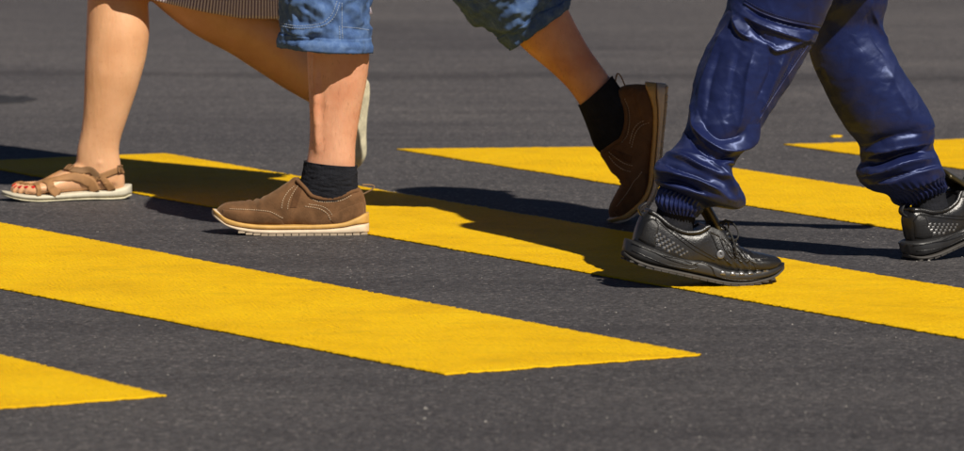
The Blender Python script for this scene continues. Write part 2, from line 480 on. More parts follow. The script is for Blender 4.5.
M = dict(
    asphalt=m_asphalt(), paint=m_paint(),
    skin_w=m_skin('skin_fair', (0.64, 0.33, 0.165), (0.76, 0.43, 0.235)),
    skin_m=m_skin('skin_ruddy', (0.62, 0.265, 0.145), (0.77, 0.41, 0.25)),
    suede=m_suede('brown_suede', (0.155, 0.078, 0.036)),
    suede_d=m_suede('dark_brown_suede', (0.11, 0.052, 0.024)),
    cream=m_plain('cream_rubber', (0.70, 0.56, 0.40), 0.55, 200, 0.2, 0.001, var=0.12),
    ochre=m_plain('ochre_rubber', (0.62, 0.36, 0.10), 0.55, 200, 0.2, 0.001, var=0.15),
    lugm=m_plain('worn_tan_rubber', (0.42, 0.33, 0.23), 0.7, 200, 0.3, 0.001),
    tread=m_plain('dark_rubber', (0.05, 0.045, 0.04), 0.7, 200, 0.3, 0.001),
    thread=m_plain('pale_thread', (0.56, 0.42, 0.28), 0.8),
    loopm=m_plain('brown_webbing', (0.20, 0.12, 0.06), 0.8, 900, 0.4),
    sock=m_plain('black_knit', (0.016, 0.017, 0.022), 0.95, 420, 0.8, 0.002, spec=0.15),
    denim=m_denim('blue_denim'),
    denim_thread=m_plain('denim_stitch', (0.34, 0.40, 0.50), 0.8),
    satin=m_satin('navy_satin'),
    satin_d=m_plain('navy_elastic', (0.016, 0.022, 0.085), 0.5, 300, 0.3, spec=0.5),
    blackl=m_plain('black_leather', (0.013, 0.013, 0.014), 0.30, 380, 0.5, 0.0012, metal=0.0, spec=0.6),
    blackp=m_plain('black_pebbled_leather', (0.011, 0.011, 0.012), 0.42, 520, 0.6, 0.0012, spec=0.5),
    blackr=m_plain('black_rubber', (0.018, 0.018, 0.019), 0.40, 260, 0.2, spec=0.6),
    greyr=m_plain('pewter_trim', (0.20, 0.20, 0.205), 0.3, 260, 0.2, metal=0.7, spec=0.8),
    lace=m_plain('black_lace', (0.02, 0.02, 0.02), 0.8, 700, 0.5),
    tongue=m_plain('bronze_mesh', (0.06, 0.048, 0.02), 0.35, 500, 0.4, metal=0.5),
    strap=m_plain('tan_strap', (0.33, 0.165, 0.062), 0.75, 600, 0.5, 0.0008, var=0.2),
    strap_d=m_plain('dark_strap', (0.20, 0.105, 0.042), 0.75, 600, 0.5),
    soleb=m_plain('pale_footbed', (0.60, 0.55, 0.42), 0.6, 200, 0.2, 0.001, var=0.12),
    soled=m_plain('grey_outsole', (0.66, 0.60, 0.42), 0.7, 200, 0.3),
    nail=m_plain('red_polish', (0.62, 0.02, 0.02), 0.15, 100, 0.02, var=0.1),
    skirt=m_stripe_cloth('striped_cotton'),
    shirt=m_plain('plain_shirt', (0.45, 0.42, 0.36), 0.9),
    shirt_n=m_plain('navy_jacket', (0.03, 0.035, 0.10), 0.6),
    blouse=m_plain('pale_blouse', (0.55, 0.48, 0.48), 0.9),
    hair=m_plain('brown_hair', (0.06, 0.035, 0.02), 0.6),
    hair_l=m_plain('fine_leg_hair', (0.20, 0.11, 0.06), 0.6),
    hair_g=m_plain('grey_hair', (0.22, 0.21, 0.2), 0.6),
    darkm=m_plain('dark_road_sheet', (0.030, 0.029, 0.032), 0.75, 160, 0.6, 0.003, var=0.4, spec=0.3),
    stone=m_plain('pale_grit', (0.26, 0.245, 0.225), 0.8, 200, 0.3, var=0.5),
)

# ------------------------------------------------------------------ road and crossing
def tag(o, label=None, cat=None, group=None, kind=None):
    for k, v in (('label', label), ('category', cat), ('group', group), ('kind', kind)):
        if v: o[k] = v
    return o
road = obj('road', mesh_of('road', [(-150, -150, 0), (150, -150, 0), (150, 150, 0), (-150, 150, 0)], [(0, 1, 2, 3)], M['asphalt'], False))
tag(road, 'dark grey asphalt road surface with fine pale grit', 'road', kind='structure')

EA = R(31.0)
e_dir = np.array([math.cos(EA), math.sin(EA)]); d_dir = np.array([-math.sin(EA), math.cos(EA)])
SC = HC/0.98
def stripe(e0, e1, dn0, dn1, df0, df1, label, seed, k0=0.0, k1=0.0):
    """painted bar from near end (dn) to far end (df) between e0 and e1, with a ragged edge 3 mm thick"""
    rs = np.random.default_rng(seed)
    def rag(n, a):
        k = rs.normal(0, 1, n)
        k2 = np.convolve(rs.normal(0, 1, n + 20), np.ones(21)/21**0.5, 'same')[:n]
        return a*(0.55*k + 0.6*k2)
    nl, nw = 620, 42
    t = np.linspace(0, 1, nl); u = np.linspace(0, 1, nw)
    ra, rb = rag(nl, 0.0021), rag(nl, 0.0021)
    na, nb = rag(nw, 0.004), rag(nw, 0.004)
    g = np.zeros((nl, nw, 3))
    for j in range(nw):
        dn = dn0 + (dn1 - dn0)*u[j] + na[j]; df = df0 + (df1 - df0)*u[j] + nb[j]
        d = dn + (df - dn)*t
        e = (e0 + k0*(d - 8.2) + ra)*(1 - u[j]) + (e1 + k1*(d - 8.2) + rb)*u[j]
        p = e[:, None]*e_dir + d[:, None]*d_dir
        g[:, j, :2] = p
    g[:, :, 2] = 0.0030 + rs.normal(0, 0.00035, (nl, nw))
    bt = g.copy(); bt[:, :, 2] = 0.0006
    V, F = slab_grid(g, bt)
    o = obj('crossing_stripe', mesh_of('crossing_stripe', V, F, M['paint']), road)
    o['label'] = label
    return o
N0 = 6.515*SC
stripe(2.885*SC, 3.371*SC, N0, N0, 10.4*SC, 10.4*SC, 'yellow crossing stripe whose pointed end shows in the lower left corner', 1)
stripe(3.772*SC, 4.302*SC, N0, N0, 10.4*SC, 10.4*SC, 'long yellow crossing stripe in front of the brown shoe, ending in a point', 2, -.05, -.011)
stripe(4.803*SC, 5.255*SC, N0-.6, N0-.6, 10.33*SC, 10.30*SC, 'yellow crossing stripe running under the walkers and their shadows', 3, .004, .032)
stripe(5.747*SC, 6.175*SC, N0-.6, N0-.6, 10.12*SC, 9.94*SC, 'yellow crossing stripe with its tip behind the raised brown shoe', 4, .048, .05)
stripe(6.615*SC, 7.12*SC, N0-.6, N0-.6, 9.76*SC, 9.66*SC, 'farthest yellow crossing stripe at the right edge', 5, .05, .05)

# dabs of spilt paint, and a thin dark ragged sheet on the road at the left
for k, (x, y, r) in enumerate(((836, 137, .016), (289, 209.5, .004))):
    c = G(x, y); n = 18
    a = np.linspace(0, 2*np.pi, n, endpoint=False)
    rr = r*(1 + .35*np.array([noise.noise(Vector((math.cos(q)*1.3 + 7*k, math.sin(q)*1.3, 2.0))) for q in a]))
    rg = [np.column_stack([c[0] + rr*f*np.cos(a), c[1] + rr*f*1.3*np.sin(a), np.full(n, h)]) for f, h in ((1.0, .0005), (.92, .003), (.5, .0046))]
    obj('paint_spot', mesh_of('paint_spot', *closed_loft(rg), M['paint']), road)
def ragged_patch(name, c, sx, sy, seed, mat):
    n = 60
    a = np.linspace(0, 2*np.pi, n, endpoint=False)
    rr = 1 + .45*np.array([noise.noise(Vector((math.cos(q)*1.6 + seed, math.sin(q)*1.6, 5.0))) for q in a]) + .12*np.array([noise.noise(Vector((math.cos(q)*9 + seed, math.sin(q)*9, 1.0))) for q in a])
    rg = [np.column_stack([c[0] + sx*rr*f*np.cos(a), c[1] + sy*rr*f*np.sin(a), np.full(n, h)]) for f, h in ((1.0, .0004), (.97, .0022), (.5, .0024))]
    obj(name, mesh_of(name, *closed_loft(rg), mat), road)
ragged_patch('dark_patch', G(4, 100), .075, .16, 3.0, M['darkm'])

# loose pale grit
def grit():
    V, F = [], []
    for k in range(4200):
        y = 7.0 + 10.5*random.random()**1.4
        x = (random.random() - 0.5)*0.26*y
        r = 0.0008 + 0.0016*random.random()**3
        if random.random() < 0.02: r *= 1.7
        o = len(V); a0 = random.random()*6.28
        pts = [(x + r*math.cos(a0 + k2*2.09)*random.uniform(.7, 1.2), y + r*math.sin(a0 + k2*2.09)*random.uniform(.7, 1.2), 0.0004) for k2 in range(3)]
        V += pts + [(x + r*random.uniform(-.3, .3), y + r*random.uniform(-.3, .3), r*random.uniform(.5, 1.1))]
        F += [(o, o+1, o+3), (o+1, o+2, o+3), (o+2, o, o+3)]
    o = obj('loose_grit', mesh_of('loose_grit', V, F, M['stone'], False))
    tag(o, 'tiny pale stone chips scattered over the asphalt', 'grit', kind='stuff')
grit()

# ------------------------------------------------------------------ lofts along a foot or shoe (x = heel to toe, y = left, z = up)
def xloft(st, m=70, n=44):
    """stations: x, yc, half width, z bottom, z top, exponent, taper of the width towards the top"""
    st = np.asarray(st, float)
    x = st[:, 0]
    q = np.concatenate([np.linspace(x[0], x[0] + 0.02, 12, endpoint=False), np.linspace(x[0] + 0.02, x[-1] - 0.02, m - 24, endpoint=False), np.linspace(x[-1] - 0.02, x[-1], 12)])
    yc, w, zb, zt, ex, tp = [pchip(x, st[:, k], q) for k in range(1, 7)]
    ph = np.linspace(0, 2*np.pi, n, endpoint=False)
    rings = []
    for i in range(len(q)):
        c = np.sign(np.cos(ph))*np.abs(np.cos(ph))**(2/ex[i]); s = np.sign(np.sin(ph))*np.abs(np.sin(ph))**(2/ex[i])
        rel = (s + 1)/2
        y = yc[i] + w[i]*c*(1 - tp[i]*rel)
        z = (zb[i] + zt[i])/2 + (zt[i] - zb[i])/2*s
        rings.append(np.column_stack([np.full(n, q[i]), y, z]))
    return closed_loft(rings)
def bender(xb, wid, phi):
    s = np.linspace(-0.1, 0.45, 1101)
    th = phi*np.clip((s - (xb - wid/2))/wid, 0, 1)
    ds = s[1] - s[0]
    cx = np.concatenate([[0], np.cumsum(np.cos((th[1:] + th[:-1])/2))*ds]) - 0.1
    cz = np.concatenate([[0], np.cumsum(np.sin((th[1:] + th[:-1])/2))*ds])
    def f(V):
        V = np.asarray(V, float).reshape(-1, 3)
        X, Z, T = np.interp(V[:, 0], s, cx), np.interp(V[:, 0], s, cz), np.interp(V[:, 0], s, th)
        return np.column_stack([X - np.sin(T)*V[:, 2], V[:, 1], Z + np.cos(T)*V[:, 2]])
    return f
def placer(fwd, pitch, anchor_l, anchor_w, bend=None, roll=0.0):
    """local foot frame -> world; pitch > 0 tips the toe down"""
    h = unit(np.array([fwd[0], fwd[1], 0.0])); Z = np.array([0, 0, 1.0])
    x = h*math.cos(pitch) - Z*math.sin(pitch)
    y = unit(np.cross(Z, h)); z = np.cross(x, y)
    if roll:
        y, z = y*math.cos(roll) + z*math.sin(roll), z*math.cos(roll) - y*math.sin(roll)
    Mx = np.stack([x, y, z], 1)
    bf = bend or (lambda V: np.asarray(V, float).reshape(-1, 3))
    a = bf(np.array([anchor_l], float))[0]
    def f(V):
        return (bf(V) - a) @ Mx.T + np.asarray(anchor_w, float)
    f.M = Mx
    return f
def hit(bv, s, z, sg):
    h = bv.ray_cast(Vector((s, sg*0.2, z)), Vector((0, -sg, 0)))
    if h[0] is None:
        h = bv.find_nearest(Vector((s, sg*0.03, z)))
    return np.array(h[0]), np.array(h[1]) if np.dot(h[1], (0, sg, 0)) > -0.2 else -np.array(h[1])
def near(bv, p):
    h = bv.find_nearest(Vector(p))
    n = np.array(h[1]); q = np.array(h[0])
    if np.dot(n, np.asarray(p) - q) < 0: n = -n
    return q, n
def side_line(bv, sz, sg, off=0.0006, n=60):
    L = crom(np.asarray(sz, float), n)
    o = []
    for s, z in L:
        p, nn = hit(bv, s, z, sg); o.append(p + nn*off)
    return np.array(o)
def stitches(bv, sz, sg, step=0.0046, r=0.0008, off=0.0005):
    L = side_line(bv, sz, sg, off, 160)
    d = np.concatenate([[0], np.cumsum(np.linalg.norm(np.diff(L, axis=0), axis=1))])
    out = []
    q = 0.0
    while q + step*0.62 < d[-1]:
        a = np.array([np.interp(q, d, L[:, k]) for k in range(3)]); b = np.array([np.interp(q + step*0.62, d, L[:, k]) for k in range(3)])
        out.append(tube(np.array([a, b]), r, 4)); q += step
    return merge(*out)
def side_panel(bv, lo, hi, sg, th=0.0016, m=40, n=10):
    a, b = crom(np.asarray(lo, float), m), crom(np.asarray(hi, float), m)
    top = np.zeros((m, n, 3)); bot = np.zeros((m, n, 3))
    for i in range(m):
        for j in range(n):
            t = j/(n-1)
            s, z = a[i]*(1-t) + b[i]*t
            p, nn = hit(bv, s, z, sg)
            e = min(1.0, 3.2*min(t, 1-t) + 0.35, 6.0*min(i, m-1-i)/(m-1) + 0.35)
            top[i, j] = p + nn*th*e; bot[i, j] = p - nn*0.002
    return slab_grid(top, bot)
def strap(bv, path, width, th=0.0022, n=40, k=6, off=0.0006, tail=None):
    path = crom(np.asarray(path, float), n)
    W = np.full(n, width) if np.isscalar(width) else np.interp(np.linspace(0, 1, n), np.linspace(0, 1, len(width)), width)
    q = [near(bv, p) for p in path]
    C = np.array([a for a, b in q]); N = np.array([b for a, b in q])
    if tail is not None:                              # last stretch leaves the foot for the sole edge
        e = np.clip((np.linspace(0, 1, n) - .80)/.20, 0, 1)[:, None]
        C = C*(1 - e) + (C[int(n*.8)]*(1 - e) + np.asarray(tail, float)*e)*e
    for _ in range(3):
        C[1:-1] = (C[:-2] + 2*C[1:-1] + C[2:])/4; N[1:-1] = unit(N[:-2] + 2*N[1:-1] + N[2:])
    T = unit(np.gradient(C, axis=0)); S = unit(np.cross(T, N))
    top = np.zeros((n, k, 3)); bot = np.zeros((n, k, 3))
    for i in range(n):
        for j in range(k):
            u = (j/(k-1) - 0.5)*W[i]
            p = C[i] + S[i]*u + N[i]*0.004
            h, nn = near(bv, p)
            lift = max(np.dot(h - C[i], N[i]), -0.003) if tail is None or i < n*.8 else 0.0
            base = C[i] + S[i]*u + N[i]*lift
            e = 0.85 if j in (0, k-1) else 1.0
            top[i, j] = base + N[i]*(off + th*e); bot[i, j] = base - N[i]*0.0008
    return slab_grid(top, bot)

# ------------------------------------------------------------------ the brown slip-on shoe
def brown_shoe(root, base, xf, side, label=None):
    md = -side                                      # medial direction in local y
    up = [(0.004, 0, .010, .020, .060, 2.6, 0), (0.008, 0, .018, .014, .078, 3, .05), (0.018, 0, .027, .012, .091, 3.4, .12), (0.032, 0, .032, .012, .089, 3.6, .16),
          (0.055, 0, .035, .012, .077, 3.8, .14), (0.08, 0, .036, .012, .074, 3.8, .12), (0.112, md*.001, .0375, .012, .081, 3.4, .12), (0.128, md*.002, .039, .012, .100, 3.0, .22),
          (0.145, md*.003, .041, .012, .113, 2.6, .34), (0.16, md*.004, .043, .012, .104, 2.5, .28), (0.189, md*.006, .0475, .012, .083, 2.4, .16), (0.21, md*.008, .050, .012, .0725, 2.5, .08),
          (0.226, md*.009, .0505, .013, .0665, 2.6, .04), (0.255, md*.011, .047, .015, .0645, 2.7, .02), (0.28, md*.012, .037, .020, .062, 2.6, 0), (0.293, md*.012, .026, .024, .057, 2.4, 0), (0.301, md*.012, .014, .030, .049, 2.2, 0), (.304, md*.012, .004, .036, .043, 2, 0)]
    V, F = xloft(up, 96, 56)
    # creases and slight sag of used leather
    for i, p in enumerate(V):
        a = 0.0022*math.exp(-((p[0]-.225)/.018)**2)*math.sin((p[0]-.2)*420 + p[1]*60)*(p[2] > .035)
        a += 0.0016*noise.noise(Vector((p[0]*40, p[1]*40 + 3*side, p[2]*40)))
        V[i, 2] += a*(p[2] > .03); V[i, 1] += np.sign(p[1])*0.0014*noise.noise(Vector((p[0]*55 + 9, p[1]*30, p[2]*55)))
    bv = bvh_of(V, F)
    sh = obj('shoe', mesh_of('shoe', xf(V), F, M['suede']), root, base)
    if label: sh['label'] = label
    def sub(name, VF, mat, smooth=True, stuff=False):
        o = obj(name, mesh_of(name, xf(VF[0]), VF[1], M[mat], smooth), sh, base)
        if stuff: o['kind'] = 'stuff'
        return o
    # sole in two colours, with lugs
    wl = [(-.002, .012), (.006, .026), (.02, .034), (.05, .038), (.09, .0385), (.13, .041), (.18, .048), (.22, .0525), (.25, .050), (.28, .041), (.296, .030), (.307, .014), (.310, .004)]
    def yo(x): return md*.012*np.interp(x, [.1, .25], [0, 1])
    def solest(zb, zt, grow):
        o = []
        for x, w in wl:
            o.append((x, yo(x), w + grow if w > .005 else w, np.interp(x, *zb), np.interp(x, *zt), 5, 0))
        return o
    lowb = ([0, .04, .2, .24, .27, .29, .31], [.004, .003, .003, .006, .013, .022, .036])
    midz = ([0, .02, .06, .1, .2, .24, .28, .31], [.022, .021, .014, .012, .012, .014, .022, .041])
    hiz = ([-.002, .01, .03, .06, .12, .2, .24, .28, .30, .31], [.043, .042, .031, .023, .021, .021, .024, .034, .045, .050])
    sub('outsole', xloft(solest(lowb, midz, .0015), 80, 40), 'cream')
    sub('midsole', xloft(solest(midz, hiz, -.0005), 80, 40), 'ochre')
    # toe bumper: cream rand folding over the toe
    bmp = []
    for sg in (-1, 1):
        bmp.append(side_panel(bv, [(.300, .034), (.285, .024), (.262, .019)], [(.300, .046), (.284, .036), (.262, .0215)], sg, .003))
    bmp.append(xloft([(.288, md*.012, .034, .024, .040, 4, 0), (.300, md*.012, .024, .031, .047, 3.4, 0), (.307, md*.012, .012, .036, .049, 3, 0), (.3115, md*.012, .003, .039, .046, 2, 0)], 40, 30))
    sub('toe_rand', bmp[-1], 'cream')
    lug = []
    for k in range(17):
        x = .008 + k*.0152
        z = np.interp(x, *lowb); w = np.interp(x, [a for a, b in wl], [b for a, b in wl])
        for sg in (-1, 1):
            lug.append(box((x, yo(x) + sg*w*.62, z - .0012), .0134, w*.80, .0040))
    sub('tread', merge(*lug), 'lugm', False, True)
    # overlays, seams
    ov = []
    st = []
    for sg in (-1, 1):
        ov.append(side_panel(bv, [(.292, .038), (.27, .027), (.24, .022), (.20, .020), (.165, .020)], [(.288, .050), (.27, .050), (.235, .0495), (.20, .046), (.172, .030)], sg, .0018))
        ov.append(side_panel(bv, [(.008, .04), (.03, .03), (.05, .022), (.066, .020)], [(.010, .066), (.03, .060), (.055, .050), (.08, .036)], sg, .0018))
        st += [stitches(bv, [(.275, .0525), (.24, .052), (.20, .049), (.168, .034)], sg), stitches(bv, [(.118, .076), (.10, .067), (.08, .0655), (.056, .0685), (.03, .080)], sg),
               stitches(bv, [(.118, .062), (.09, .057), (.075, .046), (.068, .030)], sg), stitches(bv, [(.125, .058), (.10, .054), (.08, .042), (.073, .026)], sg),
               stitches(bv, [(.147, .097), (.160, .085), (.170, .066), (.172, .052)], sg), stitches(bv, [(.139, .098), (.150, .082), (.158, .066), (.160, .052)], sg)]
    for q in ov: sub('overlay', q, 'suede')
    sub('stitching', merge(*st), 'thread', True, True)
    gs = [side_panel(bv, [(.142, .055), (.136, .075), (.131, .092)], [(.156, .055), (.149, .078), (.142, .097)], sg, .0010) for sg in (-1, 1)]
    for q in gs: sub('elastic_gusset', q, 'suede_d')
    # collar roll
    cr = []
    for sg in (-1, 1):
        for s, z in [(.020, .088), (.035, .0845), (.055, .0745), (.08, .0715), (.11, .0775), (.126, .094), (.140, .108)][::sg]:
            cr.append((s, sg*np.interp(s, [.02, .05, .11, .14], [.016, .027, .029, .020]), z))
    cr = np.array(cr)
    cr = crom(np.vstack([cr, cr[:1]]), 70)[:-1]
    sub('collar', tube(cr, .0042, 8, True), 'suede')
    a = np.linspace(0, 1, 26)
    lp = np.column_stack([.012 - .025*np.sin(a*np.pi), .002*np.sin(a*6), .078 + .020*a + .006*np.sin(a*np.pi)])
    T_ = unit(np.gradient(lp, axis=0)); N_ = np.cross(T_, [0, 1, 0])
    top_ = np.stack([lp + N_*.0012 + np.array([0, o, 0]) for o in (-.006, 0, .006)], 1); bot_ = np.stack([lp - N_*.0012 + np.array([0, o, 0]) for o in (-.006, 0, .006)], 1)
    loop = slab_grid(top_, bot_)
    sub('pull_loop', loop, 'loopm')
    return sh

# ------------------------------------------------------------------ the black sneaker
def sneaker(root, base, xf, side, label=None):
    md = -side
    up = [(0.002, 0, .010, .028, .070, 2.6, 0), (0.007, 0, .018, .020, .088, 3, .05), (0.018, 0, .027, .018, .099, 3.3, .12), (0.032, 0, .032, .016, .096, 3.6, .16),
          (0.055, 0, .035, .016, .083, 3.8, .14), (0.085, 0, .036, .016, .078, 3.8, .12), (0.112, md*.001, .0375, .016, .085, 3.4, .12), (0.130, md*.002, .039, .016, .101, 3.0, .26),
          (0.145, md*.003, .041, .016, .107, 2.6, .36), (0.165, md*.004, .043, .016, .095, 2.5, .28), (0.19, md*.006, .046, .016, .079, 2.4, .18), (0.21, md*.008, .048, .016, .068, 2.5, .10),
          (0.23, md*.009, .0485, .017, .060, 2.6, .06), (0.255, md*.011, .045, .018, .054, 2.6, .02), (0.275, md*.012, .036, .020, .050, 2.5, 0), (0.287, md*.012, .025, .024, .046, 2.4, 0), (0.295, md*.012, .013, .028, .041, 2.2, 0), (.298, md*.012, .004, .032, .037, 2, 0)]
    V, F = xloft(up, 96, 56)
    for i, p in enumerate(V):
        # sculpted flutes running back from the toe over the side
        fl = math.exp(-((p[0]-.205)/.035)**2)*math.exp(-((p[2]-.052)/.022)**2)
        V[i, 1] += np.sign(p[1])*0.0022*fl*math.sin((p[0] + p[2]*1.1)*430)
        V[i, 2] += 0.0012*noise.noise(Vector((p[0]*40, p[1]*40, p[2]*40)))*(p[2] > .03)
        if p[2] > .045: V[i, 2] += 0.0016*math.exp(-((p[0]-.228)/.02)**2)*math.sin((p[0])*520)
    bv = bvh_of(V, F)
    sh = obj('shoe', mesh_of('shoe', xf(V), F, M['blackl']), root, base)
    if label: sh['label'] = label
    def sub(name, VF, mat, smooth=True, stuff=False):
        o = obj(name, mesh_of(name, xf(VF[0]), VF[1], M[mat], smooth), sh, base)
        if stuff: o['kind'] = 'stuff'
        return o
    wl = [(-.012, .012), (-.004, .026), (.012, .036), (.045, .040), (.09, .0395), (.13, .042), (.18, .048), (.22, .0515), (.25, .048), (.275, .039), (.291, .028), (.300, .014), (.303, .004)]
    def yo(x): return md*.012*np.interp(x, [.1, .25], [0, 1])
    def stn(zb, zt, grow=0.0):
        return [(x, yo(x), w + grow if w > .005 else w, np.interp(x, *zb), np.interp(x, *zt), 4.5, .04) for x, w in wl]
    zb = ([-.012, 0, .03, .2, .245, .275, .303], [.012, .005, .0, .0, .004, .011, .026])
    zm = ([-.012, 0, .03, .2, .245, .275, .303], [.018, .011, .006, .0055, .0095, .0165, .031])
    zt = ([-.012, 0, .03, .07, .10, .125, .15, .20, .26, .303], [.042, .041, .037, .031, .030, .034, .028, .0255, .027, .035])
    sub('outsole', xloft(stn(zb, zm, .001), 70, 40), 'tread')
    sub('midsole', xloft(stn(zm, zt), 80, 44), 'blackr')
    lug = []
    for k in range(19):
        x = .002 + k*.0148
        z = np.interp(x, *zb); w = np.interp(x, [a for a, b in wl], [b for a, b in wl])
        for sg in (-1, 1):
            lug.append(box((x, yo(x) + sg*w*.60, z - .0002), .0136, w*.8, .0030))
    sub('tread', merge(*lug), 'tread', False, True)
    # wavy ridges of the midsole and panel seams
    rd = []
    msl = xloft(stn(zm, zt), 80, 44); mbv = bvh_of(*msl)
    for sg in (-1, 1):
        rd.append(tube(side_line(mbv, [(-.006, .036), (.03, .030), (.07, .022), (.10, .020), (.125, .029), (.145, .024), (.155, .012), (.19, .009), (.26, .0125)], sg, .0004, 90), .0013, 6))
        rd.append(tube(side_line(mbv, [(-.004, .024), (.03, .017), (.07, .012), (.105, .013), (.12, .020), (.10, .025), (.05, .027)], sg, .0004, 90), .0011, 6))
        rd.append(tube(side_line(bv, [(.026, .088), (.05, .074), (.08, .060), (.115, .046), (.15, .038)], sg, .0004), .0012, 6))
        rd.append(tube(side_line(bv, [(.040, .086), (.062, .074), (.095, .060), (.13, .048), (.16, .040)], sg, .0004), .0012, 6))
        rd.append(tube(side_line(bv, [(.125, .090), (.140, .074), (.150, .060), (.165, .046), (.185, .036)], sg, .0004), .0014, 6))
        for q in range(6):
            x0 = .150 + q*.0115
            rd.append(tube(side_line(bv, [(x0, .084 - q*.0045), (x0 + .010, .066 - q*.0035), (x0 + .026, .052 - q*.002), (x0 + .045, .043 - q*.001)], sg, .0002, 24), np.linspace(.0020, .0009, 24), 6))
    for q in rd: sub('ridge', q, 'blackl')
    pn, sts = [], []
    for sg in (-1, 1):
        pn.append(side_panel(bv, [(.006, .045), (.02, .040), (.035, .038)], [(.010, .080), (.022, .088), (.034, .080)], sg, .0018))
        pn.append(side_panel(bv, [(.122, .086), (.150, .079), (.180, .064), (.205, .055)], [(.124, .097), (.150, .094), (.180, .078), (.206, .063)], sg, .0018))
        pn.append(side_panel(bv, [(.235, .027), (.262, .027), (.284, .030)], [(.228, .044), (.256, .044), (.284, .041)], sg, .0018))
        sts += [stitches(bv, [(.124, .083), (.150, .076), (.180, .061), (.203, .053)], sg, .0038, .00045), stitches(bv, [(.037, .040), (.036, .060), (.036, .080)], sg, .0038, .00045), stitches(bv, [(.225, .030), (.222, .044), (.235, .0475), (.262, .047)], sg, .0038, .00045)]
    for q in pn: sub('overlay', q, 'blackp')
    sub('stitching', merge(*sts), 'greyr', True, True)
    # studs on the heel quarter and small windows along the rand
    sd = []
    for sg in (-1, 1):
        for r in range(4):
            for c in range(8 - r):
                s, z = .028 + c*.0095 + r*.0045, .066 - c*.0034 - r*.0075
                if z < .034: continue
                p, n = hit(bv, s, z, sg)
                T = unit(np.cross(n, (0, 0, 1))); U = np.cross(T, n)
                w = .0031 - .00013*c
                sd.append(closed_loft([[p + T*w*a*k + U*w*.9*b*k + n*h for a, b in ((-1, -1), (1, -1), (1, 1), (-1, 1))] for k, h in ((1, -.001), (1, .0009), (.55, .0017))]))
    sub('studs', merge(*sd), 'greyr', False, True)
    wd = []
    for sg in (-1, 1):
        for k, x in enumerate((.168, .188, .206, .224, .241, .256)):
            z = .0185 + .0035*k*.5
            wd.append(side_panel(mbv if k < 9 else bv, [(x - .0058, z - .004), (x + .0058, z - .0037)], [(x - .005, z + .0042), (x + .005, z + .0045)], sg, .0016, 5, 5))
    for q in wd: sub('rand_window', q, 'greyr')
    em = []
    for sg in (-1, 1):
        p, n = hit(bv, .158, .050, sg)
        T = unit(np.cross(n, (0, 0, 1))); U = np.cross(T, n)
        a = np.linspace(0, 2*np.pi, 20, endpoint=False)
        em.append(closed_loft([[p + r*(T*math.cos(q) + U*math.sin(q)) + n*h for q in a] for r, h in ((.0085, -.001), (.0082, .0016), (.006, .0022), (.002, .0014))]))
    for q in em: sub('side_badge', q, 'greyr')
    # collar, pull tab, tongue, laces
    cr = []
    for sg in (-1, 1):
        for s, z in [(.018, .098), (.035, .0915), (.055, .081), (.085, .0755), (.11, .0815), (.126, .094)][::sg]:
            cr.append((s, sg*np.interp(s, [.02, .05, .11, .14], [.016, .027, .029, .024]), z))
    cr = np.array(cr)
    cr = crom(np.vstack([cr, cr[:1]]), 70)[:-1]
    sub('collar', tube(cr, .0045, 8, True), 'blackl')
    a = np.linspace(0, 1, 20)
    tab = np.column_stack([.010 - .010*np.sin(a*np.pi), 0*a, .086 + .026*a])
    T_ = unit(np.gradient(tab, axis=0)); N_ = np.cross(T_, [0, 1, 0])
    sub('pull_tab', slab_grid(np.stack([tab + N_*.0014 + np.array([0, o, 0]) for o in (-.006, 0, .006)], 1), np.stack([tab - N_*.0014 + np.array([0, o, 0]) for o in (-.006, 0, .006)], 1)), 'blackr')
    tg = np.zeros((14, 9, 3)); tb = np.zeros((14, 9, 3))
    for i in range(14):
        for j in range(9):
            t = i/13; u = (j/8 - .5)*2
            x = .160 - .050*t; z = .094 + .060*t - .008*t*t - .010*u*u
            tg[i, j] = (x + .004*(1 - u*u), md*.003 + u*(.024 + .006*t), z); tb[i, j] = tg[i, j] - np.array([.006, 0, .004])
    sub('tongue', slab_grid(tg, tb), 'tongue')
    lc = []
    for k in range(5):
        x = .146 + k*.0145
        pts = []
        for u in np.linspace(-1, 1, 15):
            q, n = near(bv, (x + .004*u*(1 if k % 2 else -1), md*.005 + u*.021, np.interp(x, [.14, .22], [.125, .085])))
            pts.append(q + n*.0025)
        lc.append(tube(np.array(pts), .0023, 6))
    for sg in (-1, 1):
        for (q, w, h) in ((.026, .030, .010), (.020, .034, -.004)):
            b0 = np.array([.156, md*.003 + sg*.006, .103])
            aa = np.linspace(0, 2*np.pi, 24)
            lp = np.column_stack([b0[0] + .006 + .014*(1 - np.cos(aa)) + .010*np.sin(aa), b0[1] + sg*w*.5*(1 - np.cos(aa)), b0[2] + h*np.sin(aa) - .012*(1 - np.cos(aa)) + .004])
            if q > .022: lc.append(tube(lp, .0021, 6))
        e = np.linspace(0, 1, 12)
        lc.append(tube(np.column_stack([b0[0] + .035*e, b0[1] + sg*.040*e**.8, b0[2] - .005 + .004*np.sin(e*3) - .045*e**2]), .0021, 6))
    for q in lc: sub('lace', q, 'lace')
    ey = []
    for sg in (-1, 1):
        for k in range(5):
            x = .146 + k*.0145
            q, n = near(bv, (x, md*.005 + sg*.026, np.interp(x, [.14, .22], [.115, .075])))
            T = unit(np.cross(n, (1, 0, 0))); U = np.cross(T, n)
            aa = np.linspace(0, 2*np.pi, 12, endpoint=False)
            ey.append(tube(q + n*.0008 + .0034*(np.outer(np.cos(aa), T) + np.outer(np.sin(aa), U)), .0009, 5, True))
    for q in ey: sub('eyelet', q, 'greyr')
    return sh

